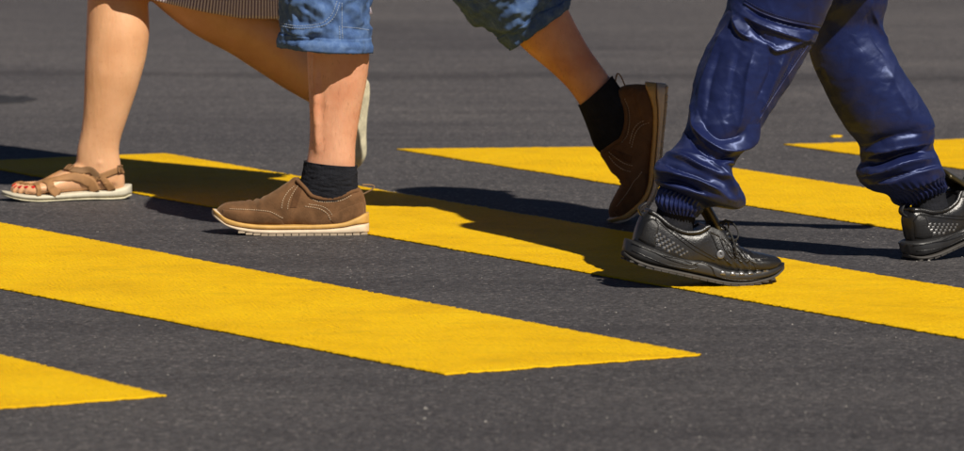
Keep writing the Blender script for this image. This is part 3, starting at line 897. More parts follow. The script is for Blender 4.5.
# ------------------------------------------------------------------ bare foot and sandal
def foot_local(md, scale=1.0, toes=True):
    """bare foot standing on a footbed; md = medial direction in y"""
    st = [(.010, 0, .012, .026, .052, 2.2, 0), (.016, 0, .022, .018, .066, 2.4, .05), (.03, 0, .029, .0150, .078, 2.5, .12), (.055, 0, .0315, .0145, .092, 2.5, .22), (.085, md*.002, .0315, .0155, .090, 2.4, .25),
          (.115, md*.004, .034, .017, .077, 2.3, .25), (.145, md*.005, .038, .016, .061, 2.3, .22), (.175, md*.005, .0425, .0145, .048, 2.3, .15), (.195, md*.004, .0435, .014, .040, 2.3, .08), (.210, md*.002, .041, .014, .034, 2.3, .03), (.222, md*.002, .034, .015, .029, 2.2, 0)]
    parts = [xloft(st, 60, 40)]
    nails = []
    if toes:
        for (y0, y1, x0, x1, r) in ((-.0285, -.0250, .195, .2545, .0118), (-.0095, -.0080, .198, .2530, .0086), (.0055, .0065, .195, .2430, .0082), (.0195, .0200, .188, .2310, .0080), (.0320, .0310, .178, .2150, .0082)):
            s = -md
            L = x1 - x0
            c = [(x0, s*y0, .0285), (x0 + L*.45, s*(y0*.5 + y1*.5), .0285), (x0 + L*.72, s*y1, .0262), (x1 - r, s*y1, .0145 + r*.78)]
            parts.append(limb(c, [r*.95, r*.95, r*.98, r*.92], [r*.95, r*.92, r*.88, r*.80], 16, 22, (0, 0, 1)))
            nails.append((x1 - r*.55, s*y1, .0145 + r*1.35, r))
        # outer ankle bone
        parts.append(limb([(.060, -md*.020, .088), (.066, -md*.024, .080)], [.0115, .0115], None, 14))
        parts.append(limb([(.070, md*.026, .088), (.074, md*.030, .086)], [.010, .010], None, 14))
    return merge(*parts), nails
SANDAL_W = [(-.006, .010), (.000, .022), (.015, .032), (.045, .036), (.085, .0345), (.12, .037), (.16, .0445), (.195, .0485), (.225, .0465), (.250, .037), (.264, .024), (.270, .012), (.2725, .003)]
def sandal(root, base, xf, md, fbv):
    def yo(x): return md*(.004 + .010*np.interp(x, [.15, .26], [0, 1]))
    def stn(zb, zt, g=0.0):
        return [(x, yo(x), w + g if w > .004 else w, np.interp(x, *zb), np.interp(x, *zt), 3.6, 0) for x, w in SANDAL_W]
    lo = ([0, .02, .1, .2, .24, .2725], [.006, 0, .002, 0, .003, .013])
    mid = ([0, .02, .1, .2, .24, .2725], [.010, .005, .006, .004, .007, .016])
    hi = ([-.006, .0, .03, .06, .1, .14, .2, .24, .2725], [.031, .031, .024, .021, .0205, .0175, .0155, .0165, .022])
    V, F = xloft(stn(mid, hi), 80, 44)
    so = obj('sandal', mesh_of('sandal', xf(V), F, M['soleb']), root, base)
    def sub(name, VF, mat, smooth=True):
        return obj(name, mesh_of(name, xf(VF[0]), VF[1], M[mat], smooth), so, base)
    sub('outsole', xloft(stn(lo, mid, -.001), 70, 40), 'soled')
    s = -md                                           # lateral direction
    def edge(x, dz=.0): return (x, yo(x) + s*(np.interp(x, [a for a, b in SANDAL_W], [b for a, b in SANDAL_W]) - .0035), np.interp(x, *hi) - .002 + dz)
    sub('strap', strap(fbv, [(.246, md*.036, .030), (.232, md*.020, .050), (.214, s*.006, .056), (.185, s*.022, .062), (.152, s*.042, .066), (.118, s*.055, .058), (.092, s*.058, .040), (.078, s*.050, .018)], [.009, .010, .012, .013, .014, .018, .024, .023], n=70, tail=edge(.076)), 'strap')
    sub('strap', strap(fbv, [(.208, s*.012, .054), (.203, s*.034, .042), (.200, s*.056, .018)], .010, n=36, tail=edge(.200)), 'strap')
    sub('strap', strap(fbv, [(.190, s*.016, .058), (.174, s*.042, .046), (.160, s*.060, .019)], [.015, .017, .020], n=36, tail=edge(.158)), 'strap')
    sub('strap', strap(fbv, [(.118, md*.060, .020), (.135, md*.050, .050), (.155, md*.024, .074), (.176, 0, .066), (.196, s*.014, .056)], .012, n=40), 'strap')
    sub('ankle_strap', strap(fbv, [(.076, s*.060, .046), (.094, s*.056, .062), (.118, s*.042, .078), (.138, s*.022, .086), (.142, 0, .086), (.130, md*.030, .078), (.100, md*.055, .056), (.080, md*.06, .026)], [.016, .015, .014, .013, .013], n=50), 'strap_d')
    sub('heel_strap', strap(fbv, [(.095, s*.06, .044), (.060, s*.058, .054), (.032, s*.050, .062), (.002, s*.026, .067), (-.006, 0, .068), (.002, md*.026, .067), (.032, md*.050, .062), (.075, md*.06, .050)], .013, n=60), 'strap')
    sub('strap', strap(fbv, [(.068, s*.06, .050), (.054, s*.06, .036), (.044, s*.055, .020)], [.013, .014, .018], n=30, tail=edge(.042)), 'strap')
    for (x, y, z, ax) in ((.140, s*.014, .086, .011), (.014, s*.036, .067, .010)):
        q, n = near(fbv, (x, y, z))
        T = unit(np.cross(n, (0, 0, 1))); U = np.cross(T, n)
        c = q + n*.0035
        fr = np.array([c + T*a*ax*.72 + U*b*ax*.72 for a, b in ((-1, -1), (0, -1.05), (1, -1), (1.05, 0), (1, 1), (0, 1.05), (-1, 1), (-1.05, 0))])
        bk = sub('buckle', tube(fr, .0018, 6, True), 'strap_d'); sub('buckle_bar', tube(np.array([c - U*ax*.8 + n*.001, c + U*ax*.8 + n*.001]), .0014, 6), 'strap_d')
    return so

# ------------------------------------------------------------------ upper bodies
def hand(wrist, dirv, palm_n, s=1.0):
    """relaxed hand: palm, four curled fingers of unequal length and a thumb"""
    d = unit(dirv); n = unit(np.asarray(palm_n) - d*np.dot(palm_n, d)); w = np.cross(d, n)
    o = [limb([wrist, wrist + d*.045*s, wrist + d*.088*s], [.026*s, .038*s, .038*s], [.019*s, .016*s, .013*s], 14, 14, n)]
    for k, (off, L) in enumerate(((-.030, .068), (-.010, .078), (.010, .073), (.029, .058))):
        b = wrist + d*.084*s + w*off*s
        p = [b, b + (d*.40 + n*.05)*L*s, b + (d*.72 + n*.24)*L*s, b + (d*.86 + n*.48)*L*s]
        o.append(limb(p, [.0092*s, .0088*s, .0082*s, .0068*s], None, 10, 12, w))
    b = wrist + d*.028*s - w*.024*s
    o.append(limb([b, b + (d*.022 - w*.024 + n*.010)*s, b + (d*.050 - w*.032 + n*.020)*s, b + (d*.070 - w*.030 + n*.028)*s], [.013*s, .0115*s, .0095*s, .0075*s], None, 10, 12, n))
    return o
def upper_body(hip, fwd, h_sh, lean, swingL, swingR, s=1.0, sk=1.0):
    """torso, arms, hands, neck, head; returns (skin parts, shirt parts, head centre)"""
    f = unit(np.array([fwd[0], fwd[1], 0])); Z = np.array([0, 0, 1.0]); l = np.cross(Z, f)
    hip = np.asarray(hip, float)
    sh = hip + f*lean + Z*(h_sh - hip[2])
    mid = (hip + sh)/2
    tors = limb([hip - Z*.06, hip + Z*.06, mid, sh - Z*.10, sh + Z*.01], [.155*s, .160*s, .150*s, .180*s, .11*s], [.115*s, .12*s, .11*s, .12*s, .07*s], 24, 30, f)
    skin = [tors]; shirt = [limb([hip - Z*.04, hip + Z*.06, mid, sh - Z*.10, sh + Z*.015], [.185*s*sk, .182*s*sk, .175*s*sk, .198*s, .125*s], [.14*s*sk, .145*s*sk, .14*s*sk, .138*s, .08*s], 24, 30, f)]
    for sg, sw in ((1, swingL), (-1, swingR)):
        S = sh + l*sg*.185*s - Z*.035
        E = S + (f*math.sin(sw) - Z*math.cos(sw))*.29*s + l*sg*.03
        fa = sw + 0.35
        W = E + (f*math.sin(fa) - Z*math.cos(fa))*.25*s + l*sg*.01
        skin.append(limb([sh + l*sg*.10*s - Z*.03, S, (S + E)/2, E, (E + W)/2, W], [.055*s, .056*s, .046*s, .040*s, .038*s, .026*s], None, 16, 30, f))
        shirt.append(limb([sh + l*sg*.10*s - Z*.03, S, (S + E)/2, E*.75 + S*.25], [.07*s, .072*s, .066*s, .064*s], None, 16, 20, f))
        skin += hand(W, unit(W - E), -l*sg, s)
    nk = sh + Z*.02 + f*.01
    hc = nk + Z*.185*s + f*.035
    skin.append(limb([nk - Z*.05, nk + Z*.06, hc - Z*.05], [.056*s, .052*s, .052*s], None, 16, 12, f))
    skin.append(limb([hc - Z*.085*s + f*.025, hc - Z*.03*s + f*.012, hc + Z*.045*s - f*.006, hc + Z*.072*s - f*.01], [.048*s, .066*s, .074*s, .062*s], [.062*s, .086*s, .094*s, .078*s], 24, 24, f))
    skin.append(limb([hc + f*.088*s + Z*.012, hc + f*.108*s - Z*.022*s], [.008*s, .014*s], [.010*s, .012*s], 10, 8))
    skin.append(limb([hc + f*.080*s - Z*.052*s - l*.018, hc + f*.086*s - Z*.052*s, hc + f*.080*s - Z*.052*s + l*.018], [.007, .009, .007], None, 8, 10, Z))
    for sg in (-1, 1):
        skin.append(limb([hc + l*sg*.074*s + Z*.022*s, hc + l*sg*.080*s - Z*.022*s], [.014*s, .010*s], [.007*s, .007*s], 10, 8, l))
    return skin, shirt, hc, f, l
def finish_person(name, base, label, skin_parts, shirt_parts, hc, f, l, skin_mat, shirt_mat, hair_mat, voxel):
    root = bpy.data.objects.new('person', None); col.objects.link(root)
    root.location = base
    root.empty_display_size = 0.2
    tag(root, label, 'person')
    V, F = merge(*skin_parts)
    me = remesh(V, F, voxel, 5, 0.5)
    me.materials.append(skin_mat); me.name = 'body'
    bv = bvh_mesh(me)
    body = obj('body', me, root, base)
    V, F = merge(*shirt_parts)
    me = remesh(V, F, .012, 6)
    me.materials.append(shirt_mat); me.name = 'shirt'
    obj('shirt', me, root, base)
    Z = np.array([0, 0, 1.0])
    hv, hf = limb([hc - f*.05 - Z*.05, hc - f*.03 + Z*.02, hc - f*.012 + Z*.075, hc - f*.01 + Z*.09], [.066, .083, .074, .045], [.06, .088, .090, .06], 28, 26, f)
    hv = hv + unit(hv - hc)*np.array([0.004*noise.noise(Vector(p*30)) for p in hv])[:, None]
    obj('hair', mesh_of('hair', hv, hf, hair_mat), root, base)
    ev = []
    for sg in (-1, 1):
        c = hc + f*.083 + l*sg*.031 + Z*.012
        ev.append(limb([c - Z*.001, c + Z*.001], [.011, .011], None, 12, 6))
    for q in ev: obj('eye', mesh_of('eye', *q, M['lace']), body, base)
    return root, body, bv
def pants_part(name, rings, mat, root, base, thick=None, uvscale=1.0, cap=False):
    m, n, _ = rings.shape
    V = rings.reshape(-1, 3)
    per = np.linalg.norm(rings - np.roll(rings, 1, 1), axis=2).mean(0).sum()
    u = np.tile(np.linspace(0, per, n, endpoint=False), m)
    ln = np.concatenate([[0], np.cumsum(np.linalg.norm(np.diff(rings.mean(1), axis=0), axis=1))])
    v = np.repeat(ln, n)
    o = obj(name, mesh_of(name, V, grid_faces(m, n, True), mat, True, np.column_stack([u, v])), root, base)
    if thick:
        s = o.modifiers.new('thickness', 'SOLIDIFY'); s.thickness = thick; s.offset = -1
    return o

# ================================================================== 1. woman with sandals
wy = GY(201.5)
wf = unit([-math.cos(R(14)), -math.sin(R(14))])        # her left foot points left, a little to the camera
bW = G(190, 198); bW[2] = 0
(fV, fF), nails = foot_local(-1)                       # left foot: medial towards -y
fl = remesh(fV, fF, .0028, 4); fbv = bvh_mesh(fl)
heelW = G(131.5, 198.5); heelW[2] = 0.0
xfW = placer(wf, 0, (-.006, .0, 0), heelW)
(fV2, fF2), _ = foot_local(1)
fl2 = remesh(fV2, fF2, .0028, 4); fbv2 = bvh_mesh(fl2)
YW2 = GY(193.0)
bendW = bender(.185, .05, R(50))
xfW2 = placer([-1, .55], R(84), (-.004, 0, .012), P(360.5, 76, YW2), bendW)
YA = heelW[1] - .02
legW = pair_rings([((92, -60), (150, -56)), ((88, -25), (147, -22)), ((87.5, 0), (148, 0)), ((86.5, 28), (149.5, 28)), ((85.5, 52), (147, 52)), ((84.5, 77), (141, 77)), ((83.8, 102), (133, 102)), ((82.0, 124), (125.5, 124)), ((79.5, 138), (121, 138)), ((77, 150), (119, 150)), ((76, 168), (121, 166)), ((78, 184), (122, 182))],
                  [YA+.05, YA+.03, YA+.02, YA+.01, YA+.005, YA, YA, YA, YA, YA, YA, YA], [.95, .95, .93, .88, .86, .84, .80, .76, .72, .68, .62, .62], 40, 60)
hipW = np.array([-.53, 10.76, .87])
kneeW2 = P(168, -22, YW2 - .12)
legW2 = limb([P(150, -40, YW2-.15), kneeW2, P(205, 8, YW2-.10), P(250, 33, YW2-.06), P(295, 68, YW2-.02), P(322, 90, YW2), P(336, 102, YW2)], [.062, .060, .060, .060, .050, .038, .030], None, 28, 50)
fW = unit(np.array([-.9, -.42, 0])); lW = np.cross([0, 0, 1.], fW)
skin, shirt, hc, f, l = upper_body(hipW, fW, 1.40, .03, -.35, .35, .92)
thighW = [limb([hipW + lW*.085 - [0, 0, .03], (hipW + lW*.085)*.5 + P(120, -40, YA + .05)*.5, P(120, -45, YA + .05)], [.085, .078, .062], None, 24, 24),
          limb([hipW - lW*.085 - [0, 0, .03], (hipW - lW*.085)*.5 + kneeW2*.5, kneeW2], [.085, .078, .062], None, 24, 24)]
rootW, bodyW, bvW = finish_person('person', tuple(bW), 'person in striped skirt and tan strappy sandals stepping left, behind the walker in denim shorts',
    skin + thighW + [closed_loft(legW), legW2, (xfW(fV), fF), (xfW2(fV2), fF2)], shirt, hc, f, l, M['skin_w'], M['blouse'], M['hair'], .0036)
_a = xfW(np.zeros((1, 3)))[0]
_bm = bodyW.data
_co = np.empty(len(_bm.vertices)*3); _bm.vertices.foreach_get('co', _co); _co = _co.reshape(-1, 3) + np.array(bW)
_lo = (_co - _a) @ xfW.M
_keep = (np.abs(_lo[:, 0] - .12) < .25) & (_lo[:, 2] < .25) & (np.abs(_lo[:, 1]) < .15)
fbv = BVHTree.FromPolygons([tuple(v) for v in _lo], [p.vertices[:] for p in _bm.polygons if all(_keep[k] for k in p.vertices)])
sandal(rootW, tuple(bW), xfW, -1, fbv)
sandal(rootW, tuple(bW), xfW2, 1, fbv2)
for (x, y, z, r) in nails:
    q, n = near(fbv, (x, y, z + .01))
    t = unit(np.array([1, 0, -.35]) - n*np.dot([1, 0, -.35], n)); s_ = np.cross(n, t)
    g = np.zeros((6, 6, 3)); b_ = np.zeros((6, 6, 3))
    for i in range(6):
        for j in range(6):
            a, b2 = (i/5 - .5)*2, (j/5 - .5)*2
            p = q + t*a*r*.62*(1 - .2*b2*b2) + s_*b2*r*.66
            hh, nn = near(fbv, p + n*.006)
            g[i, j] = hh + nn*.0009; b_[i, j] = hh - nn*.002
    V, F = slab_grid(g, b_)
    obj('toenail', mesh_of('toenail', xfW(V), F, M['nail']), bodyW, tuple(bW))
# skirt: flared, hem swinging back over the rear knee
def ellipse_ring(c, a, b, yaw, n=160, pl=0.0, k=11, ph0=0.0):
    ph = np.linspace(0, 2*np.pi, n, endpoint=False)
    r = 1 + pl*np.sin(k*ph + ph0)
    x, y = a*np.cos(ph)*r, b*np.sin(ph)*r
    return np.array(c) + np.column_stack([x*math.cos(yaw) - y*math.sin(yaw), x*math.sin(yaw) + y*math.cos(yaw), 0*x])
ys = math.atan2(.42, .9)
rgs = []
hem_c = np.array([-.555, 10.75, 0])
ringW = ellipse_ring((hipW[0], hipW[1], .98), .14, .115, ys, 180)
ringH = ellipse_ring(hem_c, .33, .118, R(22), 180, .04, 13, 1.0)
hx, hy = proj(np.column_stack([ringH[:, 0], np.full(180, 10.65), np.full(180, .4)]))
ringH[:, 2] = [P(x, np.interp(x, [70, 150, 164, 210, 240, 290, 360], [-20, -3, 1, 12, 18, 20, 20]), 10.65)[2] for x in hx]
for t in np.linspace(0, 1, 60):
    k = t**.85
    rgs.append(ringW*(1 - k) + ringH*k)
pants_part('skirt', np.array(rgs), M['skirt'], rootW, tuple(bW), .0015)

# ================================================================== 2. man in denim shorts
heelM = G(368, 233.5); heelM[2] = 0.0
YM = heelM[1]
YMr = GY(221.5)
bM = (heelM + G(620, 222))/2; bM[2] = 0
xfM = placer([-1, -.03], 0, (0, 0, 0), heelM)
bendM = bender(.225, .07, R(30))
_pl = placer([-1, -.02], R(84.5), (0, 0, 0), P(668, 85, YMr), bendM)
xfM2 = lambda V: _pl(np.asarray(V, float).reshape(-1, 3)*np.array([1.05, 1.0, 1.10]))
YL = YM - .0
legM = pair_rings([((310, -80), (378, -76)), ((308, -40), (368, -36)), ((308, 0), (364, 0)), ((307.5, 28), (366, 28)), ((307, 55), (369.5, 55)), ((308, 80), (367, 80)), ((309, 100), (363, 100)), ((309.7, 125), (358.5, 125)), ((308.5, 150), (355.5, 150)), ((304, 170), (355.5, 170)), ((299, 190), (357, 190)), ((300, 205), (357, 205))],
                  YL, [.95, .95, .93, .90, .88, .86, .84, .80, .74, .60, .42, .38], 40, 60)
legM2 = pair_rings([((432, -70), (508, -105)), ((474, -6), (545, -48)), ((504, 29), (561, -8)), ((527, 52), (573, 19)), ((552, 73), (589, 48)), ((569, 90), (601, 65)), ((580, 106), (611, 79)), ((588, 122), (626, 98)), ((594, 140), (640, 112))],
                   [YMr-.06, YMr-.03] + [YMr]*7, [.88, .88, .88, .88, .88, .86, .74, .55, .42], 36, 60)
hipM = np.array([-.09, YM + .10, .93])
fM = unit(np.array([-1, -.15, 0])); lM = np.cross([0, 0, 1.], fM)
skin, shirt, hcM, f, l = upper_body(hipM, fM, 1.46, .08, -.12, .02, 1.06, 1.28)
kM1, kM2 = P(343, -75, YL), P(468, -88, YMr - .05)
thighM = [limb([hipM + lM*.09 - [0, 0, .03], (hipM + lM*.09)*.5 + kM1*.5, kM1], [.085, .072, .06], None, 24, 24), limb([hipM - lM*.09 - [0, 0, .03], (hipM - lM*.09)*.5 + kM2*.5, kM2], [.085, .070, .06], None, 24, 24)]
# shin ridge, tendons above the heel
tend = [limb([P(350, 112, YL-.012), P(349, 150, YL-.012), P(352, 180, YL)], [.0085, .0075, .010], None, 12, 20), limb([P(318, 30, YL-.040), P(316, 100, YL-.036), P(318, 150, YL-.026)], [.010, .0085, .007], None, 12, 20),
        limb([P(346, 62, YL-.036), P(342, 88, YL-.034), P(337, 118, YL-.030)], [.013, .012, .006], None, 12, 20), limb([P(331, 84, YL-.0470), P(326, 112, YL-.0400), P(328, 150, YL-.030)], [.0026, .0030, .0028], None, 8, 20)]
ftM = limb([(.06, 0, .06), (.12, 0, .05), (.2, 0, .035), (.26, 0, .035)], [.024, .026, .028, .018], [.024, .02, .012, .01], 14, 20)
rootM, bodyM, _ = finish_person('person', tuple(bM), 'person in blue denim shorts, black ankle socks and brown suede shoes striding left',
    skin + thighM + [closed_loft(legM), closed_loft(legM2), (xfM(ftM[0]), ftM[1]), (xfM2(ftM[0]), ftM[1])] + tend, shirt, hcM, f, l, M['skin_m'], M['shirt'], M['hair_g'], .005)
def leg_hair(body, base, zlo, zhi, n, seed):
    rs = random.Random(seed)
    me = body.data
    pol = [p for p in me.polygons if zlo < p.center[2] + base[2] < zhi]
    V, F = [], []
    for k in range(n):
        p = rs.choice(pol)
        c = np.array(p.center); nn = np.array(p.normal)
        d = unit(np.array([rs.gauss(0, .35), rs.gauss(0, .35), -1.0]) + nn*.55)
        sd = unit(np.cross(d, nn) + 1e-6)*.00010
        L = rs.uniform(.006, .013); o = len(V)
        V += [c - sd, c + sd, c + d*L*.55 + sd*.8 - nn*.0005, c + d*L - nn*.0016]
        F += [(o, o+1, o+2), (o, o+2, o+3)]
    o = obj('leg_hair', mesh_of('leg_hair', V, F, M['hair_l'], False), body)
    o['kind'] = 'stuff'
leg_hair(bodyM, tuple(bM), .14, .40, 1200, 3)
brown_shoe(rootM, tuple(bM), xfM, 1)
brown_shoe(rootM, tuple(bM), xfM2, -1, 'brown suede shoe pushing off on its toe, its sole turned to the right')
def sock(rings, root, base, amp=.0012, seed=0):
    nrm = ring_normals(rings)
    rib = .0005*np.sin(np.arange(rings.shape[1])*2*np.pi/3.0)[None, :]
    rings = rings + nrm*(.0032 + rib + amp*fbm(rings, 60, seed, (1, 1, 2.5)))[..., None]
    top = rings[:1]; inn = top - nrm[:1]*.004
    dn = inn.copy(); dn += (rings[6:7] - rings[:1])*1.0
    full = np.concatenate([dn, inn, top + nrm[:1]*.0012, rings[1:]])
    return pants_part('sock', full, M['sock'], root, base)
sock(pair_rings([((305.5, 161), (355.5, 166)), ((304, 172), (355.8, 175)), ((300, 186), (356, 188)), ((297, 197), (357, 199)), ((300, 208), (357, 209))], YL, [.76, .74, .62, .50, .46], 120, 60), rootM, tuple(bM), .0016, 3)
sock(pair_rings([((580, 105), (611, 77)), ((585, 117), (620, 90)), ((590, 130), (634, 103)), ((596, 146), (646, 118)), ((606, 156), (650, 131))], YMr, [.85, .78, .60, .42, .36], 100, 50), rootM, tuple(bM), .0004, 5)

# denim shorts
rF = pair_rings([((385, -250), (560, -250)), ((335, -180), (455, -175)), ((296, -110), (402, -105)), ((281, -55), (380, -50)), ((277.5, 0), (370.5, 0)), ((278, 20), (369, 24)), ((278.5, 34), (370, 40)), ((279, 41), (371, 47)), ((280.5, 46), (371.5, 52.5))],
                [YM+.05, YM+.03, YM-.01, YM-.012, YM-.015, YM-.015, YM-.015, YM-.015, YM-.015], [.9, 1.0, 1.1, 1.15, 1.15, 1.15, 1.15, 1.15, 1.15], 190, 200)
n_ = ring_normals(rF)
dF = stroke_disp(rF, n_, [([(283, 31), (300, 34), (318, 31), (340, 24)], 3.5, .006), ([(285, 37), (305, 40), (330, 36)], 3.0, -.004), ([(330, -5), (336, 10), (341, 28), (343, 44)], 2.2, .004), ([(283, 8), (300, 2), (318, 8), (330, 18)], 5, .006), ([(290, 18), (308, 24), (326, 18)], 4, -.005),
                          ([(350, 2), (358, 14), (366, 30)], 4, .006), ([(346, 10), (352, 22), (358, 38)], 4, -.005), ([(279, 43.5), (310, 45.5), (345, 46), (371, 49)], 2.2, .003), ([(279, 39.5), (310, 41), (345, 41.5), (371, 44.5)], 1.6, -.003), ([(283, 27), (310, 28), (328, 23), (338, 10), (341, -4)], 1.8, .003)])
dF += .007*fbm(rF, 18, 2, (1, 1, .8)) + .003*fbm(rF, 60, 4) + .004*ridged(rF, 14, 12, (.7, .7, 1.3), .5)
rF = rF + n_*dF[..., None]
shorts = pants_part('shorts', rF, M['denim'], rootM, tuple(bM), .003)
rB = pair_rings([((300, -255), (478, -255)), ((330, -200), (500, -215)), ((385, -110), (545, -130)), ((425, -50), (560, -75)), ((452, -1), (568, -36)), ((474, 24), (570, -18)), ((494, 33), (569, -6)), ((512, 49), (566, 7))],
                [YMr-.10, YMr-.08, YMr-.05, YMr-.03, YMr-.01, YMr, YMr, YMr], .95, 190, 180)
n_ = ring_normals(rB)
dB = stroke_disp(rB, n_, [([(470, 15), (490, 5), (505, -10)], 4, .007), ([(482, 25), (505, 12), (525, -8)], 4, -.006), ([(500, 33), (520, 20), (545, -5)], 3.5, .006), ([(515, 44), (535, 32), (560, 4)], 2.5, .004), ([(508, 40), (530, 26), (556, -2)], 2.0, -.004)])
dB += .010*fbm(rB, 15, 8) + .003*fbm(rB, 50, 5)
rB = rB + n_*dB[..., None]
for rr_ in (rF, rB):                                   # turned-up hems
    k_ = int(rr_.shape[0]*(.957 if rr_ is rF else .95))
    hm = rr_[k_:].copy(); hn = ring_normals(rr_)[k_:]
    prof = np.sin(np.linspace(.15, 1, len(hm))*np.pi*.62)[:, None, None]
    hm = hm + hn*(.0008 + .0026*prof)
    pants_part('hem', np.concatenate([rr_[k_:k_+1] - hn[:1]*.001, hm, hm[-1:] - hn[-1:]*.008]), M['denim'], shorts, tuple(bM))
tmp = pants_part('leg_panel', rB, M['denim'], shorts, tuple(bM), .003)
# seat of the shorts
zs = np.linspace(0, 1, 16)
seat = []
for t in zs:
    c = hipM + np.array([0.02*t, 0, .10 - .28*t])
    seat.append(ellipse_ring(c, .155 + .03*t, .175 + .01*t, 0, 60))
pants_part('waist_panel', np.array(seat), M['denim'], shorts, tuple(bM), .003)
# stitched seams on the front leg
bvF = bvh_of(rF.reshape(-1, 3), grid_faces(rF.shape[0], rF.shape[1], True))
def px_hit(bv, x, y):
    o = Vector((0, 0, HC)); d = Vector(P(x, y, 9.0)) - o
    h = bv.ray_cast(o, d.normalized())
    return (None, None) if h[0] is None else (np.array(h[0]), -unit(np.array(d)))
def px_stitch(bv, line, step=.0052, r=.0007):
    L = [px_hit(bv, x, y) for x, y in crom(np.asarray(line, float), 160)]
    L = np.array([p + n*.0010 for p, n in L if p is not None])
    d = np.concatenate([[0], np.cumsum(np.linalg.norm(np.diff(L, axis=0), axis=1))])
    out = []; q = 0.0
    while q + step*.65 < d[-1]:
        out.append(tube(np.array([[np.interp(v, d, L[:, k]) for k in range(3)] for v in (q, q + step*.65)]), r, 4)); q += step
    return merge(*out)
sm = [px_stitch(bvF, ln) for ln in ([(280.5, 26), (300, 28.5), (322, 26), (335, 16), (340, 2)], [(280.5, 23.5), (300, 26), (320, 23.5), (332, 14), (337, 1)], [(280.5, 41), (310, 42.8), (340, 43.2), (370, 46.5)], [(342, 27), (356, 28), (369, 30)], [(342, 3), (342, 24), (343, 42)], [(339.5, 26), (340, 43)])]
obj('stitching', mesh_of('stitching', *merge(*sm), M['denim_thread']), shorts, tuple(bM))

# ================================================================== 3. walker in navy satin trousers
YT = GY(287.0)
YT2 = GY(260.5)
bT = (G(700, 287) + G(925, 261))/2; bT[2] = 0
hT = unit([math.cos(R(14)), math.sin(R(14))])
bendT = bender(.195, .07, R(13))
xfT = placer(hT, R(13), (.215, 0, 0), np.array([G(740, 287.0)[0], YT + .03, .0035]), bendT)
hT2 = unit([math.cos(R(33)), math.sin(R(33))])
xfT2 = placer(hT2, R(-17), (.012, 0, .003), np.array([G(918, 260.5)[0], YT2 + .02, .004]))
PA = [((748, -300), (905, -300)), ((745, -200), (885, -205)), ((738, -100), (862, -95)), ((733, -40), (845, -30)), ((728, 2), (831, 4)), ((720, 24), (821, 27)), ((707, 48), (808, 52)), ((697, 72), (795, 76)), ((690.5, 100), (777, 102)), ((686.5, 124), (763, 122)), ((680, 139), (751, 143)), ((669, 152), (739, 157)), ((656, 163), (732, 167)), ((654, 170), (734, 176)), ((656, 177), (741, 188)), ((657, 182), (745, 200)), ((662, 186), (738, 207)), ((664, 189), (716, 206)), ((660, 196), (702, 208)), ((658.5, 206), (698, 214)), ((661, 210), (696, 217))]
YAs = [YT+.14, YT+.12, YT+.10, YT+.08, YT+.07, YT+.065, YT+.06, YT+.05, YT+.035, YT+.02, YT+.01, YT+.004, YT-.002] + [YT-.005]*8
PC = [((770, -300), (925, -300)), ((775, -200), (915, -200)), ((790, -100), (905, -95)), ((798, -40), (893, -40)), ((803, 0), (888, 2)), ((806, 25), (883, 25)), ((810, 52), (896, 58)), ((829, 98), (920, 98)), ((846, 128), (934, 126)), ((860, 148), (933, 142)), ((862, 160), (936, 153)), ((858, 171), (941, 163)), ((859, 181), (943, 172)), ((872, 189), (943, 180)), ((886, 193), (943, 184)), ((893, 199), (945, 186)), ((899, 204), (944, 190))]
YCs = [YT2-.02, YT2-.02, YT2-.02, YT2-.01, YT2-.01] + [YT2]*4 + [YT2+.005, YT2+.01, YT2+.01, YT2+.015, YT2+.02, YT2+.025, YT2+.03, YT2+.035]
hipT = np.array([.65, (YT + YT2)/2 + .03, .93])
fT = unit(np.array([.86, .45, 0])); lT = np.cross([0, 0, 1.], fT)
skin, shirt, hcT, f, l = upper_body(hipT, fT, 1.46, .11, -.50, .45, 1.04)
aT, aT2 = xfT(np.array([[.07, 0, .11]]))[0], xfT2(np.array([[.07, 0, .11]]))[0]
kT, kT2 = P(776, 0, YT + .10), P(853, -5, YT2 - .03)
def inside(pairs, Ys, k, hipj, ank, foot):
    c = [(P(*a, y) + P(*b, y))/2 for (a, b), y in zip(pairs, Ys)]
    w = [np.linalg.norm(P(*a, y) - P(*b, y))/2 for (a, b), y in zip(pairs, Ys)]
    return limb([hipj] + c + [ank, foot], [.08] + [min(.07, q*k) for q in w] + [.018, .017], None, 20, 60)
limbsT = [inside(PA[2:10], YAs[2:10], .46, hipT - lT*.09 - [0, 0, .03], aT, xfT(np.array([[.075, 0, .05]]))[0]),
          inside(PC[2:9], YCs[2:9], .44, hipT + lT*.09 - [0, 0, .03], aT2, xfT2(np.array([[.075, 0, .05]]))[0])]
ft = limb([(.06, 0, .06), (.12, 0, .05), (.2, 0, .035), (.25, 0, .033)], [.024, .026, .028, .018], [.024, .02, .012, .01], 14, 20)
rootT, bodyT, _ = finish_person('person', tuple(bT), 'person in shiny navy satin tracksuit trousers and black leather sneakers heading right',
    skin + limbsT + [(xfT(ft[0]), ft[1]), (xfT2(ft[0]), ft[1])], shirt, hcT, f, l, M['skin_m'], M['shirt_n'], M['hair'], .006)

sneaker(rootT, tuple(bT), xfT, -1)
sneaker(rootT, tuple(bT), xfT2, 1)
for a_, xf_ in ((aT, xfT), (aT2, xfT2)):
    lo_ = xf_(np.array([[.072, 0, .055]]))[0]; up_ = xf_(np.array([[.078, 0, .135]]))[0]
    C = crom(np.array([up_, a_, lo_]), 40)
    ph = np.linspace(0, 2*np.pi, 90, endpoint=False)
    rg = C[:, None] + (np.cos(ph)[:, None]*xf_.M[:, 0]*.0325 + np.sin(ph)[:, None]*xf_.M[:, 1]*.0255)[None]
    sock(rg, rootT, tuple(bT), .001, 7)

